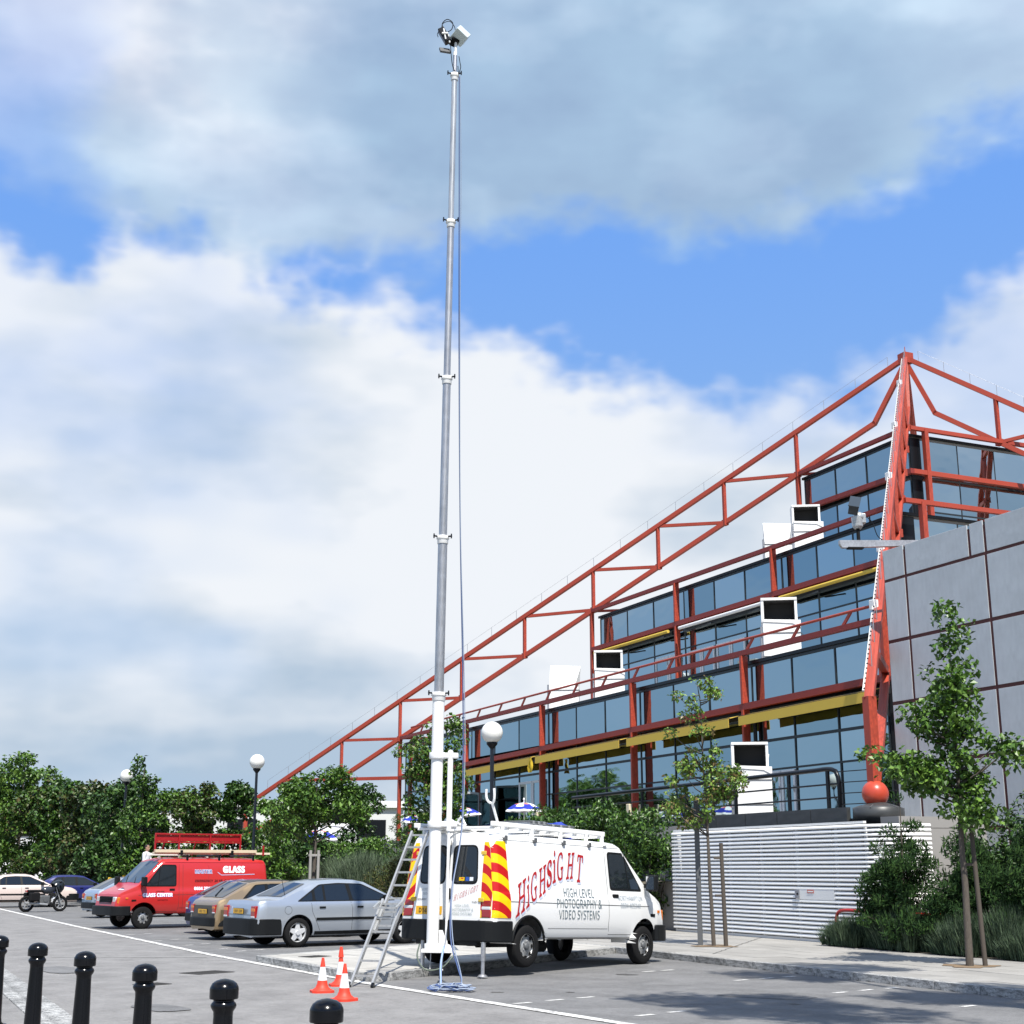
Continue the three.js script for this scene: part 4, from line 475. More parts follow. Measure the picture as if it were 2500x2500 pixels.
const vanSpec = (L, axles, wb) => ({ L, axles, R: 0.305, tw: 0.18, rim: 0.18, style: 'steel', arch: 0.39, archY: 0.34, sill: 0.4, tum: 0.125, lean: 0.075, crown: 0.08,
  top: [[0, 1.80], [0.02, 1.87], [0.08, 1.915], [0.3, 1.935], [L - 1.7, 1.945], [L - 1.42, 1.93], [L - 1.32, 1.9], [L - 0.62, 1.21], [L - 0.54, 1.165], [L - 0.2, 1.02], [L - 0.09, 0.95], [L - 0.03, 0.78], [L, 0.6]],
  belt: [[0, 1.07], [L - 0.66, 1.07], [L - 0.15, 0.93], [L - 0.03, 0.72], [L, 0.56]], width: [[0, 0.85], [0.02, 0.89], [0.07, 0.92], [0.25, 0.935], [L - 0.9, 0.935], [L - 0.35, 0.905], [L - 0.08, 0.845], [L, 0.79]] });
function vanParts(B, t, add, paint, chrome) {
  const L = B.L, o = B.o;
  for (const s of [-1, 1]) {
    add('door_window', B.side(rpoly([[L - 1.72, 1.19], [L - 1.72, 1.73], [L - 1.32, 1.73], [L - 0.86, 1.19]], 0.06), s, 0.004), carGlass); add('window_seal', B.side(rpoly([[L - 1.755, 1.155], [L - 1.755, 1.765], [L - 1.29, 1.765], [L - 0.80, 1.155]], 0.07), s, 0.002), M.plastic); add('quarter_bar', B.line([[L - 1.2, 1.19], [L - 1.26, 1.73]], s, 0.025, 0.007), M.plastic);
    add('door_seam', B.line([[L - 1.83, 1.82], [L - 1.83, 0.6], [L - 1.8, 0.47], [L - 1.14, 0.47]], s), dark.seam); add('waist_crease', B.line([[0.32, 0.935], [L - 0.62, 0.92]], s, 0.009, 0.003), dark.seam); add('flank_crease', B.line([[1.3, 0.56], [L - 1.85, 0.56]], s, 0.006, 0.003), dark.seam); add('roof_gutter', B.side([[0.12, 1.825], [L - 1.4, 1.835], [L - 1.4, 1.855], [0.12, 1.845]], s, 0.014), paint);
    add('door_handle', clean([rbox(0.16, 0.06, 0.03, 0.012, L - 1.62, 1.07, s * (B.sideZ(L - 1.62, 1.07) + 0.01))]), M.plastic); add('side_indicator', rbox(0.08, 0.05, 0.02, 0.01, L - 0.3, 0.84, s * (B.sideZ(L - 0.3, 0.84) + 0.004)), orangeLens); add('side_vent', rbox(0.14, 0.05, 0.012, 0.004, L - 0.5, 0.78, s * (B.sideZ(L - 0.5, 0.78) + 0.001)), M.matt);
    const ma = new THREE.Group(); ma.name = 'wing_mirror'; t.add(ma); ma.position.set(L - 0.72 - L / 2, 1.3, s * 1.05); mesh('mirror_shell', clean([rbox(0.12, 0.26, 0.2, 0.03, 0, 0, 0), rod([0.02, -0.06, -s * 0.17], [0, -0.05, 0], 0.02)]), M.plastic, ma); mesh('mirror_glass', box(0.008, 0.21, 0.15, -0.062, 0, 0), M.chrome, ma);
    add('wheel_arch_lip', new THREE.TorusGeometry(o.arch + 0.004, 0.02, 8, 24, Math.PI * 0.94).rotateZ(0.1).translate(o.axles[0], o.archY, s * (B.sideZ(o.axles[0], 0.75) - 0.004)), M.plastic);
  }
  add('windscreen', B.over([[L - 1.27, -0.7], [L - 0.67, -0.78], [L - 0.67, 0.78], [L - 1.27, 0.7]], 0.006), clearGlass); for (const z of [-0.45, 0.2]) add('wiper', bar([L - 0.66, 1.27, z], [L - 0.86, 1.46, z + 0.36], 0.014, 0.014), M.black);
  add('front_bumper', bumper(0.93, 0.26, 0.42).rotateY(Math.PI).translate(L + 0.02, 0.5, 0), M.plastic); add('grille', rbox(0.05, 0.22, 1.0, 0.02, L - 0.045, 0.78, 0), M.matt); for (let k = 0; k < 5; k++) add('grille_bar', box(0.02, 0.012, 0.96, L - 0.014, 0.70 + k * 0.04, 0), M.plastic);
  for (const s of [-1, 1]) { add('headlight', rbox(0.06, 0.2, 0.24, 0.03, L - 0.055, 0.78, s * 0.63), clearLens); add('front_indicator', rbox(0.1, 0.19, 0.12, 0.03, L - 0.1, 0.78, s * 0.79), orangeLens); }
  add('front_plate', rbox(0.012, 0.11, 0.5, 0.004, L + 0.1, 0.47, 0), M.white);
}
// ---- the white mast van
{
  const L = 4.75, B = shapeBody(vanSpec(L, [0.8, 4.0])), paint = phys(0.80, 0.80, 0.785, 0.32, { clearcoat: 0.7, clearcoatRoughness: 0.12 });
  const { t, add } = vehicle('mast_van', 'white lettered van jacked up at the rear with red and yellow chevron corners', 'van', B, paint, [0.504, 0.061, -25.28], 52 * Math.PI / 180); t.scale.setScalar(1.08);
  t.rotation.z = -2.0 * Math.PI / 180; vanParts(B, t, add, paint);
  // chevrons on the rear corners: red and yellow bands that run round from the tail to the side
  const chev = (flip) => canvasTex(256, 1024, (c, w, h) => { c.fillStyle = '#f7c400'; c.fillRect(0, 0, w, h); c.fillStyle = '#b81414'; for (let k = -1; k < 6; k++) { const y = k * 252 + 40; c.beginPath(); c.moveTo(0, y + (flip ? 150 : 0)); c.quadraticCurveTo(w * 0.5, y + (flip ? 105 : 15), w, y + (flip ? 0 : 150)); c.lineTo(w, y + 126 + (flip ? 0 : 150)); c.quadraticCurveTo(w * 0.5, y + 126 + (flip ? 105 : 15), 0, y + 126 + (flip ? 150 : 0)); c.fill(); } });
  for (const s of [-1, 1]) { const m = new THREE.MeshStandardMaterial({ map: chev(s < 0), roughness: 0.35 }); add('chevron_panel', B.side([[0.0, 0.7], [0.36, 0.7], [0.31, 1.3], [0.27, 1.8], [0.06, 1.8], [0.0, 1.7]], s, 0.007, 0.03), m); const r = [[0.64, 0.7], [0.855, 0.7], [0.85, 1.07], [0.80, 1.4], [0.755, 1.7], [0.72, 1.78], [0.64, 1.78]].map((p) => [p[0] * s, p[1]]); const g = B.rear(r, 0.004); add('chevron_panel', g, new THREE.MeshStandardMaterial({ map: chev(s < 0), roughness: 0.35 })); }
  // rear doors
  for (const s of [-1, 1]) { const X = (z, y) => [s * z, y]; const fix = (p) => (s > 0 ? p : p.reverse()); add('rear_door', B.rear(fix(rpoly([X(0.012, 0.66), X(0.66, 0.66), X(0.64, 1.35), X(0.6, 1.80), X(0.012, 1.80)], 0.05)), 0.012), paint); add('rear_window_seal', B.rear(fix(rpoly([X(0.06, 1.17), X(0.575, 1.17), X(0.535, 1.74), X(0.06, 1.74)], 0.1)), 0.015), M.plastic); add('rear_window', B.rear(fix(rpoly([X(0.085, 1.195), X(0.552, 1.195), X(0.515, 1.715), X(0.085, 1.715)], 0.09)), 0.018), carGlass); add('hinge', rbox(0.03, 0.06, 0.1, 0.01, 0.07, 1.62, s * 0.64), M.yellow); add('hinge', rbox(0.03, 0.06, 0.1, 0.01, 0.0, 0.95, s * 0.665), M.yellow); }
  add('door_gap', B.rear([[-0.006, 0.64], [0.006, 0.64], [0.006, 1.81], [-0.006, 1.81]], 0.0125), dark.seam); add('rear_handle', rbox(0.03, 0.16, 0.04, 0.01, -0.015, 1.03, 0.06), M.plastic);
  add('number_plate', B.rear([[-0.6, 0.73], [-0.08, 0.73], [-0.08, 0.85], [-0.6, 0.85]], 0.016), plateMat('D141 ERP'));
  for (const s of [-1, 1]) { const z = s * 0.76; add('tail_light', rbox(0.06, 0.12, 0.17, 0.015, 0.02, 0.76, z), redLens); add('tail_light', rbox(0.06, 0.09, 0.17, 0.015, 0.03, 0.90, z), redLens); add('reversing_light', rbox(0.062, 0.045, 0.165, 0.01, 0.02, 0.833, z), clearLens); add('tail_light_housing', rbox(0.04, 0.4, 0.20, 0.02, 0.045, 0.84, z), M.plastic); }
  add('rear_bumper', bumper(0.945, 0.3, 0.42).translate(-0.02, 0.51, 0), M.plastic); add('tow_bar', clean([rbox(0.1, 0.1, 1.2, 0.02, 0.05, 0.35, 0), box(0.9, 0.05, 0.06, 0.5, 0.32, 0.4), box(0.9, 0.05, 0.06, 0.5, 0.32, -0.4)]), M.black);
  add('exhaust', clean([rod([0.3, 0.3, 0.35], [1.5, 0.3, 0.3], 0.03), rod([1.3, 0.28, 0.3], [2.0, 0.28, 0.3], 0.09)]), M.matt);
  // lettering: tall narrow red serif letters climbing to the right, with a pale blue shadow
  const sideArt = (c, w, h) => {
    c.textBaseline = 'alphabetic'; c.textAlign = 'center'; const word = 'HiGHSiGHT';
    const put = (dx, dy, col) => { for (let i = 0; i < word.length; i++) { const u = i / 8, x = w * [0.07, 0.142, 0.204, 0.297, 0.376, 0.43, 0.492, 0.594, 0.69][i] + dx, y = h * [0.895, 0.807, 0.725, 0.643, 0.53, 0.479, 0.441, 0.417, 0.454][i] + dy, H = h * [0.416, 0.38, 0.36, 0.365, 0.34, 0.40, 0.362, 0.351, 0.365][i]; c.save(); c.translate(x, y); c.transform(1, [-0.5, -0.5, -0.45, -0.45, -0.4, -0.3, -0.2, -0.08, 0.1][i], -0.17 - (i > 6 ? 0.12 : 0), 1, 0, 0); c.scale(H / 150 * (i === 4 ? 0.68 : 0.62), H / 108); c.font = (i === 4 ? 'bold ' : '') + '150px serif'; c.fillStyle = col; c.fillText(word[i], 0, 0); c.strokeStyle = col; c.lineWidth = 3.2; c.strokeText(word[i], 0, 0); c.restore(); } };
    put(13, 24, 'rgba(196,206,226,0.75)'); put(0, 0, '#a8191f');
    c.fillStyle = '#6b797f'; for (const [s, x, y] of [['HIGH LEVEL', 0.68, 0.658], ['PHOTOGRAPHY &', 0.68, 0.798], ['VIDEO SYSTEMS', 0.68, 0.943]]) { c.save(); c.translate(w * x, h * y); c.scale(0.92, 1.08); c.font = '138px sans-serif'; c.fillText(s, 0, 0); c.restore(); }
  };
  add('side_lettering', B.side([[0.4, 0.64], [2.9, 0.64], [2.9, 1.78], [0.4, 1.78]], 1, 0.006, 0.05), decal(2048, 934, sideArt));
  add('door_lettering', B.side([[3.15, 0.86], [3.95, 0.86], [3.95, 1.12], [3.15, 1.12]], 1, 0.006, 0.04), decal(1024, 332, (c, w, h) => { c.fillStyle = '#97a2ac'; c.textAlign = 'center'; c.font = '132px sans-serif'; c.fillText('NORTHAMPTON', w / 2, h * 0.44, w * 0.98); c.fillText('0604 405340', w / 2, h * 0.88, w * 0.98); }));
  add('rear_lettering', B.rear([[0.03, 0.68], [0.65, 0.68], [0.65, 1.16], [0.03, 1.16]], 0.0185), decal(1024, 792, (c, w, h) => { c.textAlign = 'center'; const word = 'HiGHSiGHT'; for (let i = 0; i < 9; i++) { const u = i / 8; c.save(); c.translate(w * (0.2 + 0.66 * u), h * (0.47 - 0.3 * u)); c.transform(1, -0.3, -0.2, 1, 0, 0); c.scale(0.62, 1.3); c.font = '150px serif'; c.fillStyle = '#a82a30'; c.fillText(word[i], 0, 0); c.restore(); } c.fillStyle = '#95a2a5'; c.font = '92px sans-serif'; for (const [s, y] of [['HIGH LEVEL', 0.66], ['PHOTOGRAPHY &', 0.78], ['VIDEO SYSTEMS', 0.90]]) c.fillText(s, w * 0.45, h * y, w * 0.86); c.fillStyle = '#15181a'; c.font = 'bold 56px serif'; c.fillText('Trafic', w * 0.82, h * 0.53); c.fillStyle = '#9aa0a0'; c.font = 'bold 30px sans-serif'; c.fillText('^^', w * 0.12, h * 0.2); }));
  add('rear_lettering', B.rear([[-0.62, 0.9], [-0.04, 0.9], [-0.04, 1.14], [-0.62, 1.14]], 0.0185), decal(1024, 424, (c, w, h) => { c.textAlign = 'center'; c.fillStyle = '#aab4b6'; c.font = '92px sans-serif'; c.fillText('NORTHAMPTON', w / 2, h * 0.28, w * 0.92); c.fillText('0604 405340', w / 2, h * 0.54, w * 0.92); c.fillStyle = '#15181a'; c.font = 'bold 64px serif'; c.fillText('RENAULT', w * 0.22, h * 0.86, w * 0.4); }));
  add('window_sticker', B.rear([[0.2, 1.21], [0.5, 1.21], [0.5, 1.29], [0.2, 1.29]], 0.0195), decal(256, 68, (c, w, h) => { c.fillStyle = '#d8b415'; c.fillRect(10, 16, 90, 44); c.fillStyle = '#2b4fa0'; c.fillRect(118, 12, 56, 50); c.fillStyle = '#d8dde4'; c.fillRect(184, 14, 60, 46); c.fillStyle = '#c03018'; c.fillRect(40, 24, 40, 14); }));
  // roof rack with side rails, stanchions and crossbars
  const ry = 1.955; for (const s of [-1, 1]) { add('rack_rail', rbox(2.95, 0.075, 0.05, 0.012, 1.55, ry + 0.09, s * 0.76), M.white); for (const x of [0.32, 1.05, 1.8, 2.5, 2.95]) add('rack_foot', clean([rbox(0.06, 0.22, 0.05, 0.01, x, ry - 0.02, s * 0.77), rbox(0.09, 0.05, 0.1, 0.01, x, 1.875, s * 0.80)]), M.white); add('rack_clamp', clean([0.32, 1.05, 1.8, 2.5].map((x) => rbox(0.07, 0.07, 0.05, 0.01, x, 1.85, s * 0.835))), M.greyTrim); }
  for (let k = 0; k < 9; k++) add('rack_crossbar', rbox(0.05, 0.04, 1.5, 0.008, 0.15 + k * 0.35, ry + 0.04, 0), M.white); add('rack_end', rbox(0.05, 0.07, 1.56, 0.01, 3.0, ry + 0.09, 0), M.white); add('rack_deck', box(0.8, 0.02, 0.7, 0.5, ry + 0.075, -0.3), M.alu);
  for (const z of [-0.25, 0.02]) add('rack_loop', tube([[0.25, ry + 0.08, z - 0.1], [0.25, ry + 0.2, z], [0.25, ry + 0.08, z + 0.1]], 0.018, 12, 6), M.white);
  add('mast_cradle', clean([rod([1.5, ry + 0.05, -0.2], [1.3, ry + 0.5, -0.22], 0.022), tube([[1.24, ry + 0.72, -0.3], [1.25, ry + 0.58, -0.3], [1.27, ry + 0.52, -0.27], [1.3, ry + 0.5, -0.22], [1.27, ry + 0.52, -0.17], [1.25, ry + 0.58, -0.14], [1.24, ry + 0.73, -0.14]], 0.02, 30, 8)]), M.white);
  add('cradle_stay', clean([rod([-0.05, 1.93, -0.1], [0.3, ry + 0.05, -0.5], 0.02), rod([-0.05, 1.93, -0.1], [0.3, ry + 0.05, 0.3], 0.02), rod([0.02, 2.12, -0.02], [0.4, ry, 0.2], 0.016)]), M.white);
  // stabiliser legs at the rear (they reach the ground)
  for (const z of [-0.4, 0.76]) { const g = new THREE.Group(); g.name = 'stabiliser_leg'; g.position.set(-0.16 - L / 2 + 0.12, 0, z); t.add(g); mesh('leg_tube', clean([cyl(0.035, 0.035, 0.34, 0, 0.1, 0), cyl(0.028, 0.028, 0.3, 0, -0.16, 0)]), M.steel, g); mesh('foot_plate', cyl(0.08, 0.05, 0.03, 0, -0.115, 0), M.steel, g); }
  // things carried on the rack
  const onVan = (p) => { t.updateMatrixWorld(true); return V(p[0] - L / 2, p[1], p[2]).applyMatrix4(t.matrixWorld).toArray(); };
  const ang = 52 * Math.PI / 180;
  const tray = (label, p, w, d) => { const g = thing('aluminium_case', label, 'case', onVan(p), ang); g.rotation.z = -0.031; mesh('case_body', rbox(w, 0.12, d, 0.02, 0, 0.06, 0), M.steel, g); mesh('case_rim', clean([box(w + 0.02, 0.02, d + 0.02, 0, 0.105, 0)]), M.greyTrim, g); for (const x of [-0.3, 0, 0.3]) mesh('latch', rbox(0.05, 0.05, 0.02, 0.005, x * w, 0.09, d / 2 + 0.012), M.alu, g); };
  tray('flat grey metal case on the front of the white van roof rack', [2.35, ry + 0.1, 0.05], 0.8, 0.7); tray('flat grey metal case behind the white fork on the van roof', [1.45, ry + 0.1, 0.32], 0.5, 0.6);
  { const g = new THREE.IcosahedronGeometry(1, 4), p = g.attributes.position, R = rng(4); for (let i = 0; i < p.count; i++) { const n = 1 + (fbm(p.getX(i) * 2.2, p.getY(i) * 2.2, p.getZ(i) * 2.2, 4) - 0.5) * 0.9; p.setXYZ(i, p.getX(i) * 0.33 * n, p.getY(i) * 0.19 * n, p.getZ(i) * 0.3 * n); } g.computeVertexNormals(); single('blue_tarpaulin', g, M.tarp, 'crumpled blue tarpaulin bundle on the front of the van roof rack', 'tarpaulin', onVan([2.85, ry + 0.1, -0.1]), 0.4); }
}
// ---- the red glass van
{
  const L = 4.7, spec = vanSpec(L, [0.8, 3.9]); spec.rim = 0.17; const B = shapeBody(spec), paint = phys(0.48, 0.022, 0.02, 0.32, { clearcoat: 0.6, clearcoatRoughness: 0.15 });
  const { t, add } = vehicle('glass_van', 'red lettered glazing van parked nose out beside the small blue hatchback', 'van', B, paint, [-9.72, 0.004, -42.66], (36 + 180) * Math.PI / 180); vanParts(B, t, add, paint);
  add('rear_bumper', rbox(0.2, 0.24, 1.8, 0.05, 0, 0.5, 0), M.plastic); for (const s of [-1, 1]) { add('tail_light', rbox(0.06, 0.34, 0.16, 0.02, 0.03, 0.86, s * 0.77), redLens); add('panel_seam', B.line([[L - 1.95, 1.82], [L - 1.95, 0.46]], s), dark.seam); add('panel_seam', B.line([[L - 2.75, 1.75], [L - 2.75, 0.6]], s, 0.006), dark.seam); }
  add('side_lettering', B.side([[0.35, 0.98], [2.45, 0.98], [2.45, 1.80], [0.35, 1.80]], -1, 0.006, 0.05), decal(2048, 800, (c, w, h) => { c.textAlign = 'left'; const out = (s, x, y, f, fill, stroke, lw, mw, sk = 0) => { c.save(); c.translate(x, y); c.transform(1, 0, sk, 1, 0, 0); c.font = f; if (stroke) { c.lineJoin = 'round'; c.strokeStyle = stroke; c.lineWidth = lw; c.strokeText(s, 0, 0, mw); } c.fillStyle = fill; c.fillText(s, 0, 0, mw); c.restore(); };
    out('MASTER', w * 0.03, h * 0.34, 'bold 138px sans-serif', '#27306f', '#dfe3ff', 16, w * 0.38); out('GLASS', w * 0.45, h * 0.31, 'bold 235px sans-serif', '#f2fbff', '#f2fbff', 22, w * 0.5); c.strokeStyle = '#e3e6ff'; c.lineWidth = 16; c.beginPath(); c.moveTo(w * 0.37, h * 0.3); c.lineTo(w * 0.43, h * 0.40); c.lineTo(w * 0.95, h * 0.375); c.stroke(); c.strokeStyle = '#2f3a8a'; c.lineWidth = 6; c.stroke();
    out('EMERGENCY  24 HR  GLASS  REPLACEMENTS', w * 0.03, h * 0.64, 'bold 92px sans-serif', '#260a10', null, 0, w * 0.95, -0.2); out('0604 20194', w * 0.02, h * 0.91, 'bold 118px sans-serif', '#f4f2ff', '#f4f2ff', 5, w * 0.42); }));
  add('door_lettering', B.side([[L - 1.75, 0.7], [L - 0.72, 0.7], [L - 0.72, 1.06], [L - 1.75, 1.06]], -1, 0.006, 0.04), decal(1024, 356, (c, w, h) => { c.textAlign = 'left'; c.font = 'bold 128px sans-serif'; c.lineJoin = 'round'; c.strokeStyle = '#c9c8ff'; c.lineWidth = 14; c.strokeText('GLASS CENTER', 20, h * 0.5, w * 0.92); c.fillStyle = '#ffffff'; c.fillText('GLASS CENTER', 20, h * 0.5, w * 0.92); c.font = 'bold 40px sans-serif'; c.fillStyle = '#3a0a10'; c.fillText('LUTON ROAD', w * 0.4, h * 0.14); c.fillText('NORTHAMPTON', w * 0.45, h * 0.80); }));
  add('bonnet_badge', B.over([[L - 0.42, 0.15], [L - 0.28, 0.15], [L - 0.28, 0.62], [L - 0.42, 0.62]], 0.005), decal(256, 128, (c, w, h) => { c.fillStyle = '#111'; c.fillRect(0, 70, 110, 50); c.fillStyle = '#e8e4ff'; c.fillRect(120, 20, 120, 100); }));
  // roof bars, timber lengths and the glass frame
  for (const x of [0.5, 1.6, 2.6]) add('roof_bar', clean([rbox(0.06, 0.05, 1.6, 0.01, x, 2.03, 0), ...[-0.76, 0.76].map((z) => rbox(0.06, 0.16, 0.05, 0.01, x, 1.95, z))]), M.black);
  const frameM = std(0.30, 0.008, 0.012, 0.4); add('glass_frame', clean([[0.35, 0.5], [1.35, 0.5], [2.35, 0.5], [3.1, 0.5]].flatMap(([x, z]) => [rbox(0.05, 0.62, 0.05, 0.008, x, 2.34, z)]).concat([rbox(2.8, 0.05, 0.05, 0.008, 1.72, 2.66, 0.5), rbox(2.8, 0.04, 0.05, 0.008, 1.72, 2.42, 0.5), box(2.7, 0.17, 0.02, 1.72, 2.54, 0.53)]).concat([rbox(0.05, 0.3, 0.05, 0.008, 0.1, 2.18, -0.6)])), frameM); for (const x of [0.75, 1.75, 2.75]) add('frame_stay', bar([x, 2.04, 0.9], [x, 2.6, 0.55], 0.035, 0.035), frameM); add('strap', clean([1.15, 2.75].map((x) => rbox(0.08, 0.14, 0.24, 0.02, x, 2.11, -0.58))), M.black);
  t.updateMatrixWorld(true); const onV = (p) => V(p[0] - L / 2, p[1], p[2]).applyMatrix4(t.matrixWorld).toArray(), wood = [std(0.62, 0.52, 0.36, 0.8), std(0.68, 0.60, 0.46, 0.8), std(0.75, 0.74, 0.68, 0.7)];
  [[1.95, 2.15, -0.62, 3.2, 0.085, 0.1, 'pale timber beam strapped on top of the red van'], [1.7, 2.09, -0.5, 3.7, 0.06, 0.14, 'thin tan plank under the timber beam on the red van'], [3.0, 2.06, -0.25, 1.3, 0.07, 0.12, 'short white board at the front of the red van roof']].forEach(([x, y, z, l, h, d, lab], i) => { const p = onV([x, y, z]); single('timber_length', rbox(l, h, d, 0.006), wood[i], lab, 'timber', p, (36 + 180) * Math.PI / 180); });
}
// ---- saloons and hatchbacks
function car(o) {
  const B = shapeBody(o.spec), L = B.L, { t, add } = vehicle(o.name, o.label, 'car', B, o.paint, o.pos, o.turn, o.group), b = o.glass;
  for (const s of [-1, 1]) {
    b.side.forEach((p) => add('side_window', B.side(rpoly(p, 0.04), s, 0.004), carGlass)); b.pillars.forEach((p) => add('window_pillar', B.line(p, s, 0.055, 0.0055), M.plastic)); add('window_trim', B.side(rpoly(b.outline, 0.06), s, 0.002), M.plastic);
    o.seams.forEach((p) => add('door_seam', B.line(p, s, 0.008), dark.seam)); o.handles.forEach((p) => add('door_handle', rbox(0.15, 0.04, 0.03, 0.01, p[0], p[1], s * (B.sideZ(p[0], p[1]) + 0.008)), M.plastic));
    if (o.strip) add('side_moulding', B.side([[o.spec.axles[0] + 0.42, o.strip - 0.03], [o.spec.axles[1] - 0.42, o.strip - 0.03], [o.spec.axles[1] - 0.42, o.strip + 0.03], [o.spec.axles[0] + 0.42, o.strip + 0.03]], s, 0.012), M.plastic); add('sill_skirt', B.side([[o.spec.axles[0] + 0.4, o.spec.sill + 0.035], [o.spec.axles[1] - 0.4, o.spec.sill + 0.035], [o.spec.axles[1] - 0.4, o.spec.sill + 0.11], [o.spec.axles[0] + 0.4, o.spec.sill + 0.11]], s, 0.006), M.plastic);
    add('headlight', rbox(0.08, 0.14, 0.34, 0.03, L - 0.06, o.lampY ?? 0.62, s * 0.52), clearLens); add('door_mirror', clean([rbox(0.12, 0.13, 0.18, 0.03, o.mirror[0], o.mirror[1], s * (B.sideZ(o.mirror[0], o.mirror[1] - 0.05) + 0.1)), bar([o.mirror[0], o.mirror[1] - 0.03, s * (B.sideZ(o.mirror[0], o.mirror[1] - 0.05))], [o.mirror[0], o.mirror[1], s * (B.sideZ(o.mirror[0], o.mirror[1] - 0.05) + 0.08)], 0.05, 0.04)]), M.plastic);
    const tl = o.tail; add('tail_light', rbox(0.1, tl.h, tl.w, 0.02, 0.02 + tl.x, tl.y, s * tl.z), redLens); add('tail_indicator', rbox(0.104, tl.h * 0.3, tl.w * 0.96, 0.015, 0.018 + tl.x, tl.y + tl.h * 0.16, s * tl.z), orangeLens); add('reversing_light', rbox(0.104, tl.h * 0.16, tl.w * 0.9, 0.01, 0.018 + tl.x, tl.y - tl.h * 0.42, s * tl.z), clearLens);
  }
  add('rear_window', B.over(b.rear, 0.006), carGlass); add('windscreen', B.over(b.front, 0.006), clearGlass);
  add('rear_bumper', bumper(o.hw, o.bump[1], 0.58).translate(0, o.bump[0], 0), o.bumpMat ?? M.plastic);
  add('front_bumper', bumper(o.hw - 0.02, o.bump[1], 0.5).rotateY(Math.PI).translate(L, o.bump[0], 0), o.bumpMat ?? M.plastic); add('number_plate', rbox(0.012, 0.12, 0.52, 0.003, o.plate[0], o.plate[1], 0), M.plastic); { const g = B.rear([[-0.25, -0.052], [0.25, -0.052], [0.25, 0.052], [-0.25, 0.052]], 0); g.translate(o.plate[0] - 0.0085 - (B.o.lean ?? 0), o.plate[1], 0); add('plate_face', g, plateMat(o.reg)); }
  add('exhaust', rod([0.1, 0.22, -0.45], [0.6, 0.24, -0.45], 0.025), M.matt);
  if (o.more) o.more(B, add, t);
  return t;
}
const saloon = { L: 4.69, axles: [0.98, 3.71], R: 0.31, tw: 0.2, rim: 0.205, style: 'alloy', arch: 0.36, archY: 0.33, sill: 0.22, tum: 0.40, crown: 0.05, rimMat: std(0.7, 0.71, 0.72, 0.35, { metalness: 0.4 }),
  top: [[0, 0.70], [0.03, 0.9], [0.09, 0.985], [0.5, 1.0], [0.6, 1.03], [1.3, 1.345], [1.55, 1.40], [2.0, 1.425], [2.45, 1.42], [2.72, 1.37], [3.48, 0.99], [3.6, 0.965], [4.4, 0.84], [4.6, 0.75], [4.69, 0.55]], belt: [[0, 0.6], [0.04, 0.84], [0.2, 0.93], [3.5, 0.93], [3.7, 0.9], [4.5, 0.74], [4.69, 0.5]], width: [[0, 0.76], [0.05, 0.81], [0.2, 0.855], [0.8, 0.88], [3.6, 0.88], [4.3, 0.85], [4.6, 0.78], [4.69, 0.72]] };
const saloonGlass = { outline: [[0.93, 0.955], [1.52, 1.315], [2.0, 1.345], [2.6, 1.325], [3.44, 0.955]], side: [[[1.02, 0.975], [1.32, 1.16], [1.32, 0.975]], [[1.39, 0.975], [1.39, 1.21], [1.56, 1.30], [2.18, 1.32], [2.24, 0.975]], [[2.33, 0.975], [2.27, 1.325], [2.57, 1.305], [3.36, 0.975]]], pillars: [[[1.355, 0.96], [1.355, 1.2]], [[2.285, 0.96], [2.225, 1.33]], [[1.62, 0.96], [1.62, 1.3]]], rear: [[0.66, -0.62], [1.27, -0.52], [1.27, 0.52], [0.66, 0.62]], front: [[2.78, -0.55], [3.42, -0.66], [3.42, 0.66], [2.78, 0.55]] };
const silverPaint = phys(0.42, 0.46, 0.51, 0.3, { metalness: 0.55, clearcoat: 0.8, clearcoatRoughness: 0.08 });
car({ name: 'silver_saloon', label: 'silver saloon with black bumpers parked beside the paved island', paint: silverPaint, spec: saloon, glass: saloonGlass, pos: [-4.03, 0.004, -32.95], turn: 36 * Math.PI / 180, hw: 0.86, bump: [0.44, 0.34], tail: { x: 0.0, y: 0.75, z: 0.68, w: 0.2, h: 0.25 }, plate: [-0.035, 0.76], reg: 'E691 DRP', strip: 0.585, mirror: [3.14, 1.02], lampY: 0.66,
  seams: [[[1.28, 0.93], [1.3, 0.75], [1.5, 0.36], [1.5, 0.3]], [[2.27, 0.94], [2.3, 0.8], [2.3, 0.3]], [[3.42, 0.92], [3.36, 0.6], [3.3, 0.35]]], handles: [[1.55, 0.83], [2.5, 0.83]],
  more(B, add) { add('fuel_flap', B.line([...Array(17)].map((_, i) => [0.72 + 0.085 * Math.cos(i / 16 * 6.283), 0.78 + 0.085 * Math.sin(i / 16 * 6.283)]), 1, 0.007), dark.seam); add('aerial', rod([0.75, 1.08, 0.62], [0.62, 1.55, 0.64], 0.006), M.black); add('boot_seam', clean([B.rear([[-0.58, 0.68], [0.58, 0.68], [0.58, 0.69], [-0.58, 0.69]], 0.004)]), dark.seam); } });
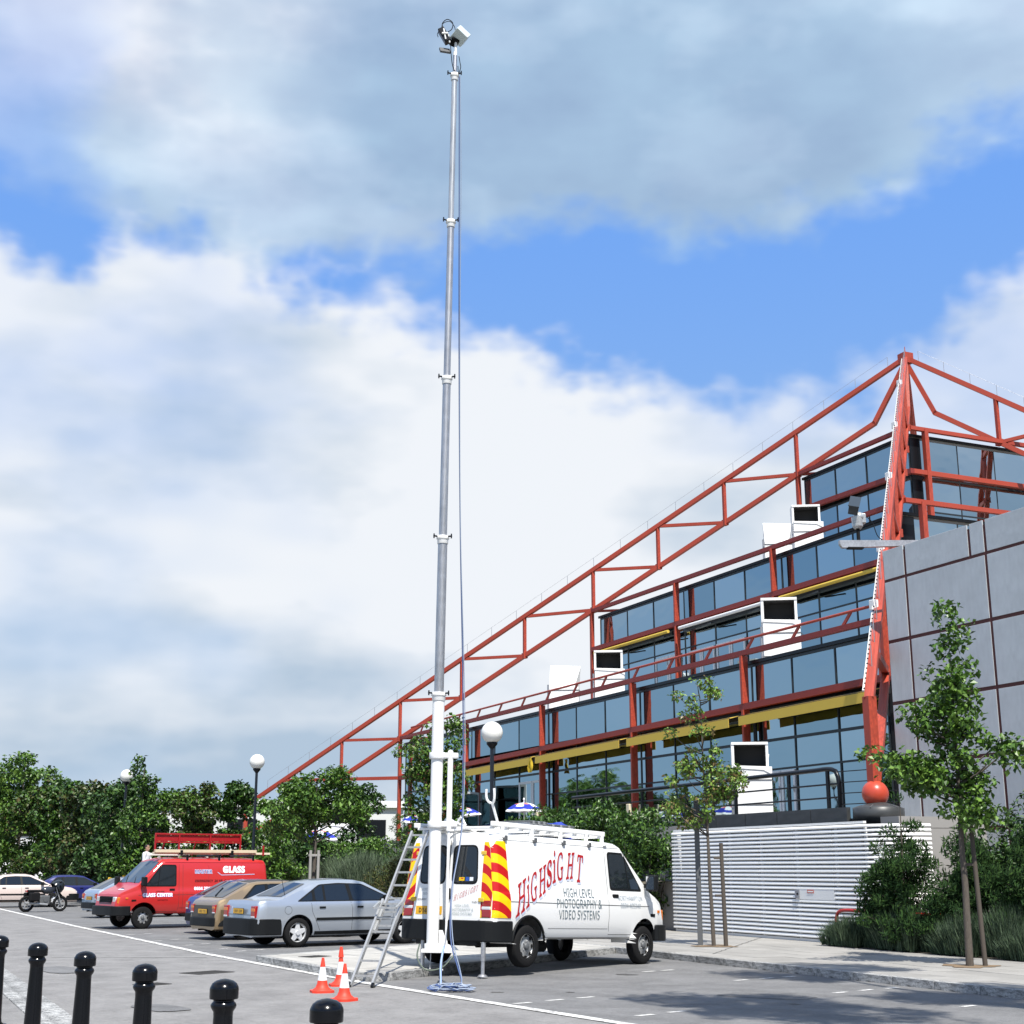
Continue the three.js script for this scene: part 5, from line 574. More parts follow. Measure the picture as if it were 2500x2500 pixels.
const hatch = (L, ra, fa) => ({ L, axles: [ra, fa], R: 0.29, tw: 0.17, rim: 0.175, style: 'steel', arch: 0.34, archY: 0.31, sill: 0.23, tum: 0.36, crown: 0.04,
  top: [[0, 0.66], [0.03, 0.84], [0.1, 0.93], [0.16, 0.95], [0.92, 1.33], [1.15, 1.365], [L * 0.45, 1.375], [L * 0.55, 1.34], [L * 0.74, 0.96], [L * 0.77, 0.94], [L - 0.25, 0.8], [L - 0.08, 0.7], [L, 0.5]], belt: [[0, 0.6], [0.04, 0.78], [0.2, 0.88], [L * 0.75, 0.88], [L - 0.2, 0.7], [L, 0.46]], width: [[0, 0.72], [0.05, 0.76], [0.25, 0.80], [L * 0.8, 0.805], [L - 0.3, 0.77], [L, 0.68]] });
const hatchGlass = (L) => ({ outline: [[0.62, 0.905], [1.02, 1.275], [1.4, 1.30], [L * 0.54, 1.29], [L * 0.73, 0.905]], side: [[[0.72, 0.925], [1.06, 1.255], [1.28, 1.265], [1.28, 0.925]], [[1.36, 0.925], [1.36, 1.27], [L * 0.45, 1.275], [L * 0.46, 0.925]], [[L * 0.485, 0.925], [L * 0.475, 1.275], [L * 0.535, 1.265], [L * 0.71, 0.925]]], pillars: [[[1.32, 0.91], [1.32, 1.28]], [[L * 0.473, 0.91], [L * 0.463, 1.28]]], rear: [[0.22, -0.58], [0.88, -0.5], [0.88, 0.5], [0.22, 0.58]], front: [[L * 0.56, -0.5], [L * 0.73, -0.6], [L * 0.73, 0.6], [L * 0.56, 0.5]] });
const hatchCar = (name, label, paint, L, pos, deg, reg, extra = {}) => car({ name, label, paint, spec: { ...hatch(L, 0.72, L - 0.78), ...(extra.spec ?? {}) }, glass: hatchGlass(L), pos, turn: deg * Math.PI / 180, hw: 0.78, bump: [0.42, 0.2], tail: { x: 0.01, y: 0.72, z: 0.62, w: 0.16, h: 0.2 }, plate: [-0.012, 0.66], reg, strip: extra.strip, mirror: [L * 0.67, 0.97], lampY: 0.62, seams: [[[1.33, 0.88], [1.36, 0.4], [1.4, 0.3]], [[L * 0.47, 0.9], [L * 0.47, 0.3]], [[L * 0.72, 0.88], [L * 0.7, 0.35]]], handles: [[1.55, 0.79], [L * 0.5 + 0.1, 0.79]], ...extra.over });
hatchCar('gold_hatchback', 'pale gold hatchback with dark brown tail between the silver saloon and blue hatchback', phys(0.35, 0.25, 0.14, 0.3, { metalness: 0.5, clearcoat: 0.8, clearcoatRoughness: 0.08 }), 4.2, [-5.75, 0.004, -36.17], 36, 'HBD 115J', { strip: 0.5, over: { more(B, add) { add('brown_tail_panel', B.rear([[-0.66, 0.5], [0.66, 0.5], [0.64, 0.8], [-0.64, 0.8]], 0.004), std(0.05, 0.042, 0.032, 0.35)); add('rear_wiper', clean([bar([0.25, 1.02, 0.1], [0.62, 1.2, -0.3], 0.02, 0.02)]), M.black); add('roof_vinyl', B.over([[0.95, -0.5], [2.25, -0.5], [2.25, 0.5], [0.95, 0.5]], 0.004), std(0.05, 0.045, 0.04, 0.5)); for (const s of [-1, 1]) add('lower_flank', B.side([[0.1, 0.36], [0.36, 0.36], [0.36, 0.7], [0.1, 0.7]], s, 0.003), std(0.10, 0.075, 0.04, 0.35)); } } });
hatchCar('blue_hatchback', 'small dark blue hatchback between the gold hatchback and the red van', phys(0.012, 0.022, 0.16, 0.3, { clearcoat: 0.8, clearcoatRoughness: 0.08 }), 3.8, [-6.75, 0.004, -39.2], 36, 'B718 KNH');
hatchCar('grey_blue_hatchback', 'pale blue-grey hatchback seen past the nose of the red van', phys(0.34, 0.40, 0.47, 0.3, { metalness: 0.4, clearcoat: 0.8 }), 4.0, [-13.1, 0.004, -51.5], 36, 'C204 UNV');
hatchCar('navy_hatchback', 'navy blue hatchback under the dark trees beyond the motorcycle', phys(0.015, 0.02, 0.13, 0.3, { clearcoat: 0.8, clearcoatRoughness: 0.08 }), 4.1, [-20.4, 0.004, -67.4], 30, 'F366 BBD');
car({ name: 'cream_saloon', label: 'pinkish cream saloon with red tail lights in front of the dark trees', paint: phys(0.66, 0.55, 0.50, 0.32, { clearcoat: 0.8 }), spec: { ...saloon, style: 'steel', rim: 0.18 }, glass: saloonGlass, pos: [-21.9, 0.004, -64.4], turn: 24 * Math.PI / 180, hw: 0.86, bump: [0.44, 0.28], tail: { x: 0, y: 0.75, z: 0.62, w: 0.28, h: 0.18 }, plate: [-0.035, 0.76], reg: 'D82 GVV', strip: 0.56, mirror: [3.14, 1.02], seams: [[[1.28, 0.93], [1.3, 0.75], [1.5, 0.36]], [[2.27, 0.94], [2.3, 0.3]]], handles: [[1.55, 0.83], [2.5, 0.83]] });
hatchCar('steel_blue_hatchback', 'steel blue hatchback at the open end of the row beside the cream saloon', phys(0.08, 0.15, 0.24, 0.3, { metalness: 0.3, clearcoat: 0.8 }), 4.1, [-24.4, 0.004, -60.6], 24, 'E555 EBD');
// ---- motorcycle
{
  const g = thing('motorcycle', 'black motorcycle with fairing parked beyond the white road line', 'motorcycle', [-18.6, 0, -57.4], 0.75);
  for (const x of [-0.7, 0.7]) { const w = new THREE.Group(); w.name = 'wheel'; w.position.set(x, 0.31, 0); g.add(w); mesh('tyre', new THREE.TorusGeometry(0.26, 0.055, 12, 28), M.rubber, w); mesh('rim', new THREE.TorusGeometry(0.2, 0.015, 8, 24), M.alu, w); mesh('spokes', clean([0, 1, 2].map((k) => box(0.4, 0.03, 0.03).rotateZ(k * 1.047))), M.alu, w); }
  mesh('engine', clean([rbox(0.42, 0.36, 0.3, 0.05, 0, 0.45, 0), cyl(0.1, 0.1, 0.34, 0, 0, 0).rotateX(Math.PI / 2).translate(0.02, 0.48, -0.17)]), M.greyTrim, g); mesh('frame', clean([bar([-0.7, 0.31, 0.06], [0.1, 0.62, 0.06], 0.04, 0.05), bar([-0.7, 0.31, -0.06], [0.1, 0.62, -0.06], 0.04, 0.05), bar([0.1, 0.75, 0], [0.48, 0.8, 0], 0.06, 0.06)]), M.black, g); mesh('fork', clean([rod([0.7, 0.31, 0.09], [0.45, 0.95, 0.09], 0.025), rod([0.7, 0.31, -0.09], [0.45, 0.95, -0.09], 0.025)]), M.alu, g);
  const tk = new THREE.IcosahedronGeometry(1, 3).scale(0.3, 0.15, 0.17).translate(0.15, 0.83, 0); mesh('fuel_tank', tk, std(0.03, 0.035, 0.045, 0.2), g); mesh('seat', rbox(0.62, 0.1, 0.26, 0.05, -0.38, 0.8, 0, 3), M.matt, g); mesh('fairing', clean([new THREE.SphereGeometry(0.3, 18, 12, 0, 6.3, 0, 1.7).scale(0.9, 1.2, 0.8).rotateZ(-0.9).translate(0.5, 0.92, 0)]), std(0.02, 0.025, 0.03, 0.2), g); mesh('handlebar', tube([[0.35, 1.0, -0.36], [0.42, 1.04, -0.2], [0.45, 1.02, 0], [0.42, 1.04, 0.2], [0.35, 1.0, 0.36]], 0.018, 16, 8), M.black, g); mesh('headlight', sph(0.1, 0.72, 0.9, 0, 16), clearLens, g); mesh('exhaust', rod([0.1, 0.28, 0.16], [-0.85, 0.36, 0.17], 0.04, 0.05), M.alu, g); mesh('tail_light', rbox(0.06, 0.06, 0.14, 0.01, -0.74, 0.8, 0), redLens, g); mesh('pannier', clean([rbox(0.42, 0.34, 0.2, 0.06, -0.5, 0.58, 0.24), rbox(0.42, 0.34, 0.2, 0.06, -0.5, 0.58, -0.24)]), M.matt, g); mesh('mirrors', clean([sph(0.05, 0.5, 1.14, 0.34, 10), sph(0.05, 0.5, 1.14, -0.34, 10)]), M.black, g);
}
// ------------------------------------------------------------------ telescopic mast, cable, ladder
const mast = thing('telescopic_mast', 'tall telescopic camera mast of white and silver tubes clamped to the van tail', 'mast', [-1.27, 0, -23.15], 0.82);
{
  mast.rotation.set(0, 0, 0); mast.rotation.z = -0.0125;
  const seg = [[0.42, 4.45, 0.098, M.white], [4.43, 7.12, 0.08, M.steel], [7.08, 10.0, 0.07, M.steel], [9.95, 13.0, 0.061, M.steel], [12.95, 15.98, 0.053, M.alu], [15.98, 16.4, 0.04, M.steel]];
  seg.forEach(([a, b, r, m], i) => { mesh('mast_section', cyl(r, r, b - a, 0, a, 0, 28), m, mast); if (i < 5) { const c = new THREE.Group(); c.name = 'collar'; mast.add(c); mesh('collar_ring', lathe([[r * 0.9, b - 0.1], [r + 0.012, b - 0.1], [r + 0.014, b - 0.02], [r + 0.03, b - 0.015], [r + 0.03, b + 0.035], [r * 0.7, b + 0.04]], 24), M.white, c); for (let k = 0; k < 3; k++) { const an = k * 2.094 + 0.5; mesh('locking_pin', clean([rod([Math.cos(an) * r, b + 0.02, Math.sin(an) * r], [Math.cos(an) * (r + 0.1), b + 0.02, Math.sin(an) * (r + 0.1)], 0.014), rod([Math.cos(an) * (r + 0.09), b - 0.02, Math.sin(an) * (r + 0.09)], [Math.cos(an) * (r + 0.09), b + 0.06, Math.sin(an) * (r + 0.09)], 0.012)]), M.black, c); } } });
  for (const y of [2.35, 3.45]) mesh('clamp', clean([lathe([[0.098, y - 0.05], [0.13, y - 0.05], [0.13, y + 0.05], [0.098, y + 0.05]], 24), rbox(0.3, 0.09, 0.1, 0.02, 0.2, y, 0.04)]), M.white, mast);
  mesh('side_tube', clean([cyl(0.045, 0.045, 1.25, 0.22, 2.25, 0.05), sph(0.045, 0.22, 3.5, 0.05)]), M.white, mast); mesh('side_rod', cyl(0.024, 0.024, 1.9, 0.22, 0.42, 0.05), M.white, mast); mesh('clevis', rbox(0.09, 0.12, 0.08, 0.02, 0.22, 3.46, 0.05), M.white, mast);
  mesh('base_plate', clean([rbox(0.5, 0.05, 0.3, 0.01, 0.08, 0.39, 0), extr([[0.1, 0], [0.42, 0], [0.36, 0.06], [0.24, 0.09], [0.16, 0.3], [0.1, 0.3]], 0.02).translate(0, 0.41, 0.05), lathe([[0.098, 0.41], [0.13, 0.41], [0.13, 0.5], [0.098, 0.5]], 20)]), M.white, mast); mesh('strap_ends', clean([rod([-0.02, 0.38, 0], [-0.03, 0.12, 0.02], 0.008), rod([0.16, 0.38, 0.02], [0.17, 0.1, 0.02], 0.008), sph(0.018, -0.03, 0.12, 0.02, 8), sph(0.018, 0.17, 0.1, 0.02, 8)]), M.steel, mast); mesh('air_hose', tube([[-0.2, 0.5, 0.06], [-0.23, 0.3, 0.1], [-0.1, 0.12, 0.14], [0.15, 0.14, 0.15], [0.32, 0.3, 0.12], [0.36, 0.36, 0.06]], 0.012, 40, 8), std(0.12, 0.15, 0.12, 0.5), mast); mesh('bracket', clean([rbox(0.3, 0.06, 0.3, 0.01, 0.06, 2.3, -0.16), rbox(0.08, 0.06, 0.34, 0.01, 0, 1.0, -0.2)]), M.white, mast);
  // camera head: two housings, control panel and a tangle of leads
  const head = new THREE.Group(); head.name = 'camera_head'; head.position.set(0, 16.38, 0); head.scale.setScalar(0.74); mast.add(head);
  mesh('head_post', clean([cyl(0.05, 0.05, 0.12, 0, 0, 0), cyl(0.036, 0.036, 0.34, 0.01, 0.1, 0)]), M.white, head); const hA = mesh('camera_housing', rbox(0.36, 0.28, 0.34, 0.02), std(0.55, 0.62, 0.62, 0.4), head); hA.position.set(0.12, 0.58, 0.02); hA.rotation.set(-0.5, 0.65, -0.35); const hb = mesh('housing_shade', rbox(0.2, 0.16, 0.24, 0.01), M.matt, head); hb.position.set(-0.02, 0.46, -0.03); hb.rotation.set(-0.4, 0.4, -0.1); const hB = mesh('dark_housing', rbox(0.17, 0.42, 0.2, 0.02), M.black, head); hB.position.set(-0.28, 0.56, 0.05); hB.rotation.set(0, 0, 0.5); mesh('white_fittings', clean([rbox(0.16, 0.04, 0.05, 0.01, -0.26, 0.56, 0.17), rod([-0.3, 0.7, 0.16], [-0.24, 0.4, 0.16], 0.02), rod([-0.18, 0.55, 0.14], [-0.14, 0.34, 0.1], 0.022)]), M.white, head); const pn = mesh('control_panel', rbox(0.28, 0.16, 0.06, 0.01), M.greyTrim, head); pn.position.set(-0.26, 0.16, 0.02); pn.rotation.set(-0.5, 0.3, 0.25);
  mesh('cable_loops', clean([tube([[-0.3, 0.72, 0.1], [-0.34, 0.88, 0.1], [-0.22, 0.99, 0.12], [-0.08, 0.9, 0.12], [-0.1, 0.72, 0.1], [-0.2, 0.64, 0.1]], 0.011, 40, 6), tube([[-0.36, 0.7, 0.06], [-0.33, 0.92, 0.04], [-0.16, 1.0, 0.02], [-0.04, 0.86, 0.02], [0.0, 0.66, 0.04]], 0.009, 30, 6), tube([[-0.44, 0.52, 0.06], [-0.46, 0.6, 0.06], [-0.38, 0.74, 0.06], [-0.28, 0.7, 0.06]], 0.009, 24, 6), tube([[-0.12, 0.34, 0.1], [-0.1, 0.05, 0.07], [-0.04, -0.35, 0.07], [0.04, -0.5, 0.07]], 0.01, 24, 6), tube([[0.1, -0.02, 0.05], [0.13, -0.2, 0.06], [0.15, -0.34, 0.06], [0.1, -0.5, 0.06], [0.08, -0.3, 0.06]], 0.011, 24, 6)]), M.matt, head);
}
{ // cable from the mast head to a coil on the ground
  const P = [[-0.98, 15.9, -23.05], [-0.96, 14, -23.02], [-0.93, 10.5, -23.0], [-0.88, 7.3, -23.0], [-0.81, 4.6, -22.95], [-0.79, 3.4, -22.8], [-0.80, 2.2, -22.5], [-0.92, 1.3, -22.0], [-0.90, 0.6, -21.55], [-0.78, 0.25, -21.2], [-0.72, 0.08, -20.9], [-0.8, 0.03, -20.6]];
  const coil = []; const R = rng(31); for (let k = 0; k < 110; k++) { const a = k * 0.42, r = 0.17 + 0.06 * Math.sin(k * 0.13) + R() * 0.015, cx = -0.86 + (k > 60 ? 0.14 : -0.08); coil.push([cx + Math.cos(a) * r * (k > 60 ? 0.8 : 1), 0.02 + (k % 20) * 0.0035 + R() * 0.01, -20.35 + Math.sin(a) * r]); }
  const g = thing('power_cable', 'thin blue and white cable hanging from the mast head to a coil on the ground', 'cable', [-0.8, 0, -20.4], 0); const sh = (q) => q.map((p) => [p[0] + 0.8, p[1], p[2] + 20.4]);
  mesh('hanging_lead', tube(sh(P), 0.0105, 160, 8), std(0.05, 0.085, 0.2, 0.5), g); mesh('hanging_lead', tube(sh(P.map((p, i) => [p[0] + 0.018 + 0.014 * Math.sin(i * 1.7), p[1], p[2] + 0.012])), 0.008, 160, 6), std(0.22, 0.27, 0.36, 0.5), g); mesh('coil', tube(sh(coil), 0.009, 700, 6), std(0.07, 0.12, 0.3, 0.5), g); mesh('coil', tube(sh(coil.map((p, i) => [p[0] + 0.03, p[1] + 0.012, p[2] + 0.025])), 0.008, 700, 6), std(0.34, 0.4, 0.5, 0.5), g); mesh('tail_lead', clean([tube(sh([[-1.03, 0.52, -22.0], [-1.05, 0.3, -21.6], [-1.02, 0.1, -21.0], [-1.0, 0.03, -20.6]]), 0.016, 30, 6)]), std(0.30, 0.40, 0.6, 0.5), g); }
{ // ladder: two overlapping sections leaning on the van's left rear corner
  const a = V(-2.17, 0, -21.05), bt = V(-1.52, 2.28, -23.45), wd = V(0.30, 0, 0.09), up = bt.clone().sub(a), L = up.length(); up.normalize(); const wn = wd.clone().normalize(), nn = wn.clone().cross(up).normalize();
  const g = thing('ladder', 'aluminium extension ladder leaning against the rear corner of the white van', 'ladder', a.toArray(), 0);
  const pt = (s, u, off = 0) => up.clone().multiplyScalar(u).addScaledVector(wn, s).addScaledVector(nn, off).toArray();
  const sec = (u0, u1, w, off, n0) => { for (const s of [-w / 2, w / 2]) mesh('stile', bar(pt(s, u0, off), pt(s, u1, off), 0.03, 0.07), M.alu, g); for (let u = u0 + n0; u < u1 - 0.05; u += 0.29) mesh('rung', bar(pt(-w / 2, u, off), pt(w / 2, u, off), 0.035, 0.03), M.alu, g); };
  sec(0.02, 1.75, 0.33, 0, 0.2); sec(1.15, L, 0.28, -0.06, 0.12); for (const s of [-0.18, 0.18]) mesh('rubber_foot', bar(pt(s, -0.01), pt(s, 0.06), 0.04, 0.085), M.black, g); mesh('stabiliser_hook', clean([bar(pt(-0.18, 1.66, 0.05), pt(-0.18, 1.42, 0.16), 0.03, 0.03), bar(pt(0.18, 1.66, 0.05), pt(0.18, 1.42, 0.16), 0.03, 0.03), bar(pt(-0.18, 1.42, 0.16), pt(0.18, 1.42, 0.16), 0.03, 0.03)]), M.alu, g);
}
// ------------------------------------------------------------------ cones, bollards, lamp posts
function cone(label, x, z, s = 1, stacked = false) {
  const g = thing('traffic_cone', label, 'traffic cone', [x, 0, z], rng(x * 100)() * 1.2, 'traffic cones at the island corner'); const or = std(0.72, 0.045, 0.018, 0.55), wh = std(0.78, 0.78, 0.76, 0.4);
  g.scale.setScalar(s); const r = (y) => lerp(0.105, 0.022, (y - 0.05) / 0.52);
  mesh('base', extr(rpoly([[-0.19, -0.12], [-0.12, -0.19], [0.12, -0.19], [0.19, -0.12], [0.19, 0.12], [0.12, 0.19], [-0.12, 0.19], [-0.19, 0.12]], 0.02), 0.035, 0.006).rotateX(-Math.PI / 2), or, g); mesh('skirt', lathe([[0.165, 0.04], [0.15, 0.06], [0.115, 0.085], [r(0.14), 0.14], [r(0.2), 0.2]], 28), or, g); mesh('white_band', lathe([[r(0.2) + 0.001, 0.2], [r(0.42) + 0.001, 0.42]], 28), wh, g); mesh('tip', lathe([[r(0.42), 0.42], [r(0.57), 0.57], [r(0.57) - 0.008, 0.573], [0, 0.55]], 28), or, g); if (stacked) mesh('stacked_tip', lathe([[0.05, 0.5], [0.026, 0.68], [0.02, 0.682], [0, 0.66]], 24), or, g);
}
cone('orange cone with white band, the nearest to the painted road line', -2.17, -19.0, 0.8); cone('orange cone with white band standing on the open road beside the other two', -2.62, -20.25, 0.8); cone('taller cone with an extra orange tip between the other two', -2.5, -21.35, 0.8, true);
const bollardShape = () => lathe([[0.105, 0], [0.105, 0.06], [0.085, 0.075], [0.08, 0.12], [0.062, 0.72], [0.064, 0.75], [0.078, 0.77], [0.083, 0.785], [0.078, 0.80], [0.066, 0.812], [0.068, 0.822], [0.089, 0.826], [0.0925, 0.832], [0.0925, 0.888], [0.09, 0.90], [0.078, 0.922], [0.056, 0.938], [0.028, 0.947], [0, 0.95]], 36);
{ const bg = bollardShape(), bm = phys(0.003, 0.0035, 0.005, 0.2, { specularIntensity: 0.5, clearcoat: 0.1, clearcoatRoughness: 0.1 }); [[-1.01, -8.03], [-1.85, -9.44], [-2.74, -10.93], [-3.67, -12.56], [-4.55, -14.0], [-5.45, -15.5]].forEach(([x, z]) => single('bollard', bg, bm, 'glossy black mushroom-topped bollard at the kerb of the near footway', 'bollard', [x, 0.016, z], 0, 'row of black bollards')); }
function lamp(label, x, y, z, H, base = 0) { const g = thing('globe_lamp', label, 'street lamp', [x, base, z], 0, 'white globe street lamps'); mesh('post', clean([cyl(0.085, 0.07, 0.9, 0, 0, 0), cyl(0.058, 0.05, H - base - 1.1, 0, 0.9, 0)]), phys(0.008, 0.011, 0.018, 0.3), g); mesh('collar', lathe([[0.05, H - base - 0.42], [0.14, H - base - 0.31], [0.15, H - base - 0.26], [0.1, H - base - 0.24]], 24), M.black, g); mesh('globe', sph(0.285, 0, H - base, 0, 36), phys(0.80, 0.79, 0.74, 0.25, { transmission: 0.0, clearcoat: 0.3 }), g); }
lamp('white globe lamp on a black post behind the white van', -0.525, 0, -37, 5.13, 0.1); lamp('white globe lamp on a black post behind the red van', -9.75, 0, -54, 5.62, 0.1); lamp('white globe lamp partly hidden by leaves of the tall narrow tree', -17.15, 0, -63, 5.66, 0);
// post and stakes on the right-hand pavement
single('square_post', rbox(0.1, 3.0, 0.07, 0.008, 0, 1.5, 0), std(0.10, 0.105, 0.11, 0.6), 'plain grey square post in front of the louvred enclosure', 'post', [3.9, 0.118, -30.15], -0.3);
// ------------------------------------------------------------------ raised bed on the left with a person
{ const g = structGroup('raised_bed', [-15.5, 0, -59.8], 0.3); mesh('edging', clean([box(3.4, 0.86, 0.2, 0, 0.43, 2.1), box(3.4, 0.86, 0.2, 0, 0.43, -2.1), box(0.2, 0.86, 4.0, 1.6, 0.43, 0), box(0.2, 0.86, 4.0, -1.6, 0.43, 0)]), M.pathflags[1], g); mesh('soil', box(3.0, 0.1, 4.0, 0, 0.8, 0), M.earth, g); }
function skin(caps, cell, k, pad = 0.12) { // smooth union of tapered capsules, meshed by marching cubes
  const lo = V(1e9, 1e9, 1e9), hi = V(-1e9, -1e9, -1e9); for (const c of caps) for (const [p, r] of [[c[0], c[2]], [c[1], c[3]]]) { lo.min(V(p[0] - r, p[1] - r, p[2] - r)); hi.max(V(p[0] + r, p[1] + r, p[2] + r)); } const size = Math.max(hi.x - lo.x, hi.y - lo.y, hi.z - lo.z) + 2 * pad, c0 = lo.clone().add(hi).multiplyScalar(0.5), n = Math.min(170, Math.ceil(size / cell)); const mc = new MarchingCubes(n, M.white, false, false, 300000); mc.isolation = 0; const half = size / 2;
  for (let z = 0; z < n; z++) for (let y = 0; y < n; y++) for (let x = 0; x < n; x++) { const P = [c0.x + ((x - n / 2) / (n / 2)) * half, c0.y + ((y - n / 2) / (n / 2)) * half, c0.z + ((z - n / 2) / (n / 2)) * half]; let d = 1e9; for (const [a, b, ra, rb] of caps) { const ab = [b[0] - a[0], b[1] - a[1], b[2] - a[2]], ap = [P[0] - a[0], P[1] - a[1], P[2] - a[2]], l2 = ab[0] ** 2 + ab[1] ** 2 + ab[2] ** 2 || 1e-9, t = clamp((ab[0] * ap[0] + ab[1] * ap[1] + ab[2] * ap[2]) / l2), e = Math.hypot(ap[0] - ab[0] * t, ap[1] - ab[1] * t, ap[2] - ab[2] * t) - lerp(ra, rb, t), h = clamp(0.5 + 0.5 * (e - d) / k); d = d > 1e8 ? e : lerp(e, d, h) - k * h * (1 - h); } mc.field[x + y * n + z * n * n] = -d; }
  mc.update(); const cnt = mc.count, g = new THREE.BufferGeometry(); const p = mc.positionArray.slice(0, cnt * 3); for (let i = 0; i < cnt; i++) { p[3 * i] = p[3 * i] * half + c0.x; p[3 * i + 1] = p[3 * i + 1] * half + c0.y; p[3 * i + 2] = p[3 * i + 2] * half + c0.z; } g.setAttribute('position', new THREE.BufferAttribute(p, 3)); g.computeVertexNormals(); return g;
}
{ const g = thing('person', 'person in a white shirt with dark hair standing behind the red van, one arm forward', 'person', [-14.95, 0.85, -58.6], -0.25), sk = std(0.42, 0.24, 0.16, 0.6), sh = std(0.72, 0.74, 0.76, 0.8), tr = std(0.05, 0.055, 0.075, 0.8), hair = std(0.018, 0.013, 0.01, 0.7);
  const legs = [[[0, 0.9, 0.1], [0.03, 0.48, 0.11], 0.1, 0.062], [[0.03, 0.48, 0.11], [0, 0.08, 0.11], 0.06, 0.042], [[0, 0.9, -0.1], [-0.02, 0.48, -0.11], 0.1, 0.062], [[-0.02, 0.48, -0.11], [-0.05, 0.08, -0.11], 0.06, 0.042], [[0, 0.95, -0.08], [0, 0.95, 0.08], 0.13, 0.13]];
  const torso = [[[0, 1.0, 0], [0.02, 1.32, 0], 0.14, 0.165], [[0.02, 1.38, -0.15], [0.02, 1.38, 0.15], 0.085, 0.085]], arms = [[[0.02, 1.38, 0.19], [0.06, 1.12, 0.25], 0.056, 0.045], [[0.06, 1.12, 0.25], [0.3, 1.1, 0.2], 0.042, 0.032], [[0.02, 1.38, -0.19], [0.1, 1.13, -0.24], 0.056, 0.045], [[0.1, 1.13, -0.24], [0.34, 1.2, -0.14], 0.042, 0.032]];
  const body = mesh('body', skin([...legs.map((c) => [c[0], c[1], c[2] * 0.92, c[3] * 0.92]), ...torso.map((c) => [c[0], c[1], c[2] * 0.93, c[3] * 0.93]), ...arms.map((c) => [c[0], c[1], c[2] * 0.9, c[3] * 0.9]), [[0.02, 1.42, 0], [0.04, 1.55, 0], 0.055, 0.052], [[0.045, 1.60, 0], [0.05, 1.68, 0], 0.085, 0.092], [[0.13, 1.61, 0], [0.15, 1.60, 0], 0.018, 0.012], [[0.06, 1.565, 0], [0.1, 1.555, 0], 0.05, 0.035]], 0.014, 0.03), sk, g);
  mesh('shirt', skin([...torso.map((c) => [c[0], c[1], c[2] * 1.03, c[3] * 1.03]), ...arms.filter((c, i) => true).map((c, i) => [c[0], [lerp(c[0][0], c[1][0], i % 2 ? 0.55 : 1), lerp(c[0][1], c[1][1], i % 2 ? 0.55 : 1), lerp(c[0][2], c[1][2], i % 2 ? 0.55 : 1)], c[2] * 1.12, c[3] * 1.2])], 0.014, 0.04), sh, g); mesh('trousers', skin(legs.map((c) => [c[0], c[1], c[2] * 1.06, c[3] * 1.25]), 0.016, 0.03), tr, g); mesh('shoes', clean([rbox(0.27, 0.08, 0.1, 0.03, 0.05, 0.04, 0.11), rbox(0.27, 0.08, 0.1, 0.03, 0.0, 0.04, -0.11)]), M.black, g); mesh('hair', new THREE.SphereGeometry(0.108, 20, 14, 0, 6.3, 0, 1.75).scale(1.02, 1, 0.9).rotateZ(0.45).translate(0.035, 1.672, 0), hair, g);
  for (const s of [-1, 1]) { mesh('ear', sph(0.022, 0.04, 1.64, s * 0.092, 10), sk, g); mesh('eye', sph(0.011, 0.132, 1.655, s * 0.034, 8), M.matt, g); const gs = []; const hx = s > 0 ? [0.3, 1.1, 0.2] : [0.34, 1.2, -0.14]; gs.push([[hx[0], hx[1], hx[2]], [hx[0] + 0.07, hx[1] - 0.01, hx[2]], 0.03, 0.036]); for (let f = 0; f < 4; f++) { const z = hx[2] + (f - 1.5) * 0.021, l = [0.055, 0.065, 0.06, 0.045][f]; gs.push([[hx[0] + 0.09, hx[1] - 0.005, z], [hx[0] + 0.09 + l * 0.6, hx[1] - 0.012, z], 0.011, 0.01], [[hx[0] + 0.09 + l * 0.6, hx[1] - 0.012, z], [hx[0] + 0.09 + l, hx[1] - 0.04, z], 0.01, 0.008]); } gs.push([[hx[0] + 0.03, hx[1], hx[2] - s * 0.03], [hx[0] + 0.08, hx[1] - 0.03, hx[2] - s * 0.05], 0.013, 0.01]); mesh('hand', skin(gs, 0.005, 0.008, 0.02), sk, g); }
}
// ------------------------------------------------------------------ vegetation
// leaves are small folded faces; each carries its own tone of the plant's green (no shading in it)
function leafMesh(n, place, size, seed, tones, aspect = 0.62, droop = 0.35) {
  const R = rng(seed), pos = new Float32Array(n * 18), col = new Float32Array(n * 18), q = new THREE.Quaternion(), e = new THREE.Euler(), a = V(0, 0, 0); let m = 0;
  for (let i = 0; i < n; i++) {
    const p = place(R); if (!p) continue; const s = size * (0.45 + R() * R() * 0.5 + R() * 0.55), w = s * aspect * 0.5, c = tones[(R() * tones.length) | 0], k = 0.75 + R() * 0.5;
    e.set((R() - 0.5) * 2.2 + droop, R() * 6.283, (R() - 0.5) * 2.0, 'YXZ'); q.setFromEuler(e);
    // folded leaf: tip, base, two sides
    const P = [[0, 0, 0], [w, s * 0.12, s * 0.5], [0, -s * 0.04, s], [-w, s * 0.12, s * 0.5]].map((v) => { a.set(...v).applyQuaternion(q); return [a.x + p[0], a.y + p[1], a.z + p[2]]; });
    for (const j of [0, 1, 2, 0, 2, 3]) { const o = m * 3; pos[o] = P[j][0]; pos[o + 1] = P[j][1]; pos[o + 2] = P[j][2]; col[o] = c[0] * k; col[o + 1] = c[1] * k; col[o + 2] = c[2] * k; m++; }
  }
  const g = new THREE.BufferGeometry(); g.setAttribute('position', new THREE.BufferAttribute(pos.slice(0, m * 3), 3)); g.setAttribute('color', new THREE.BufferAttribute(col.slice(0, m * 3), 3)); g.computeVertexNormals(); return g;
}
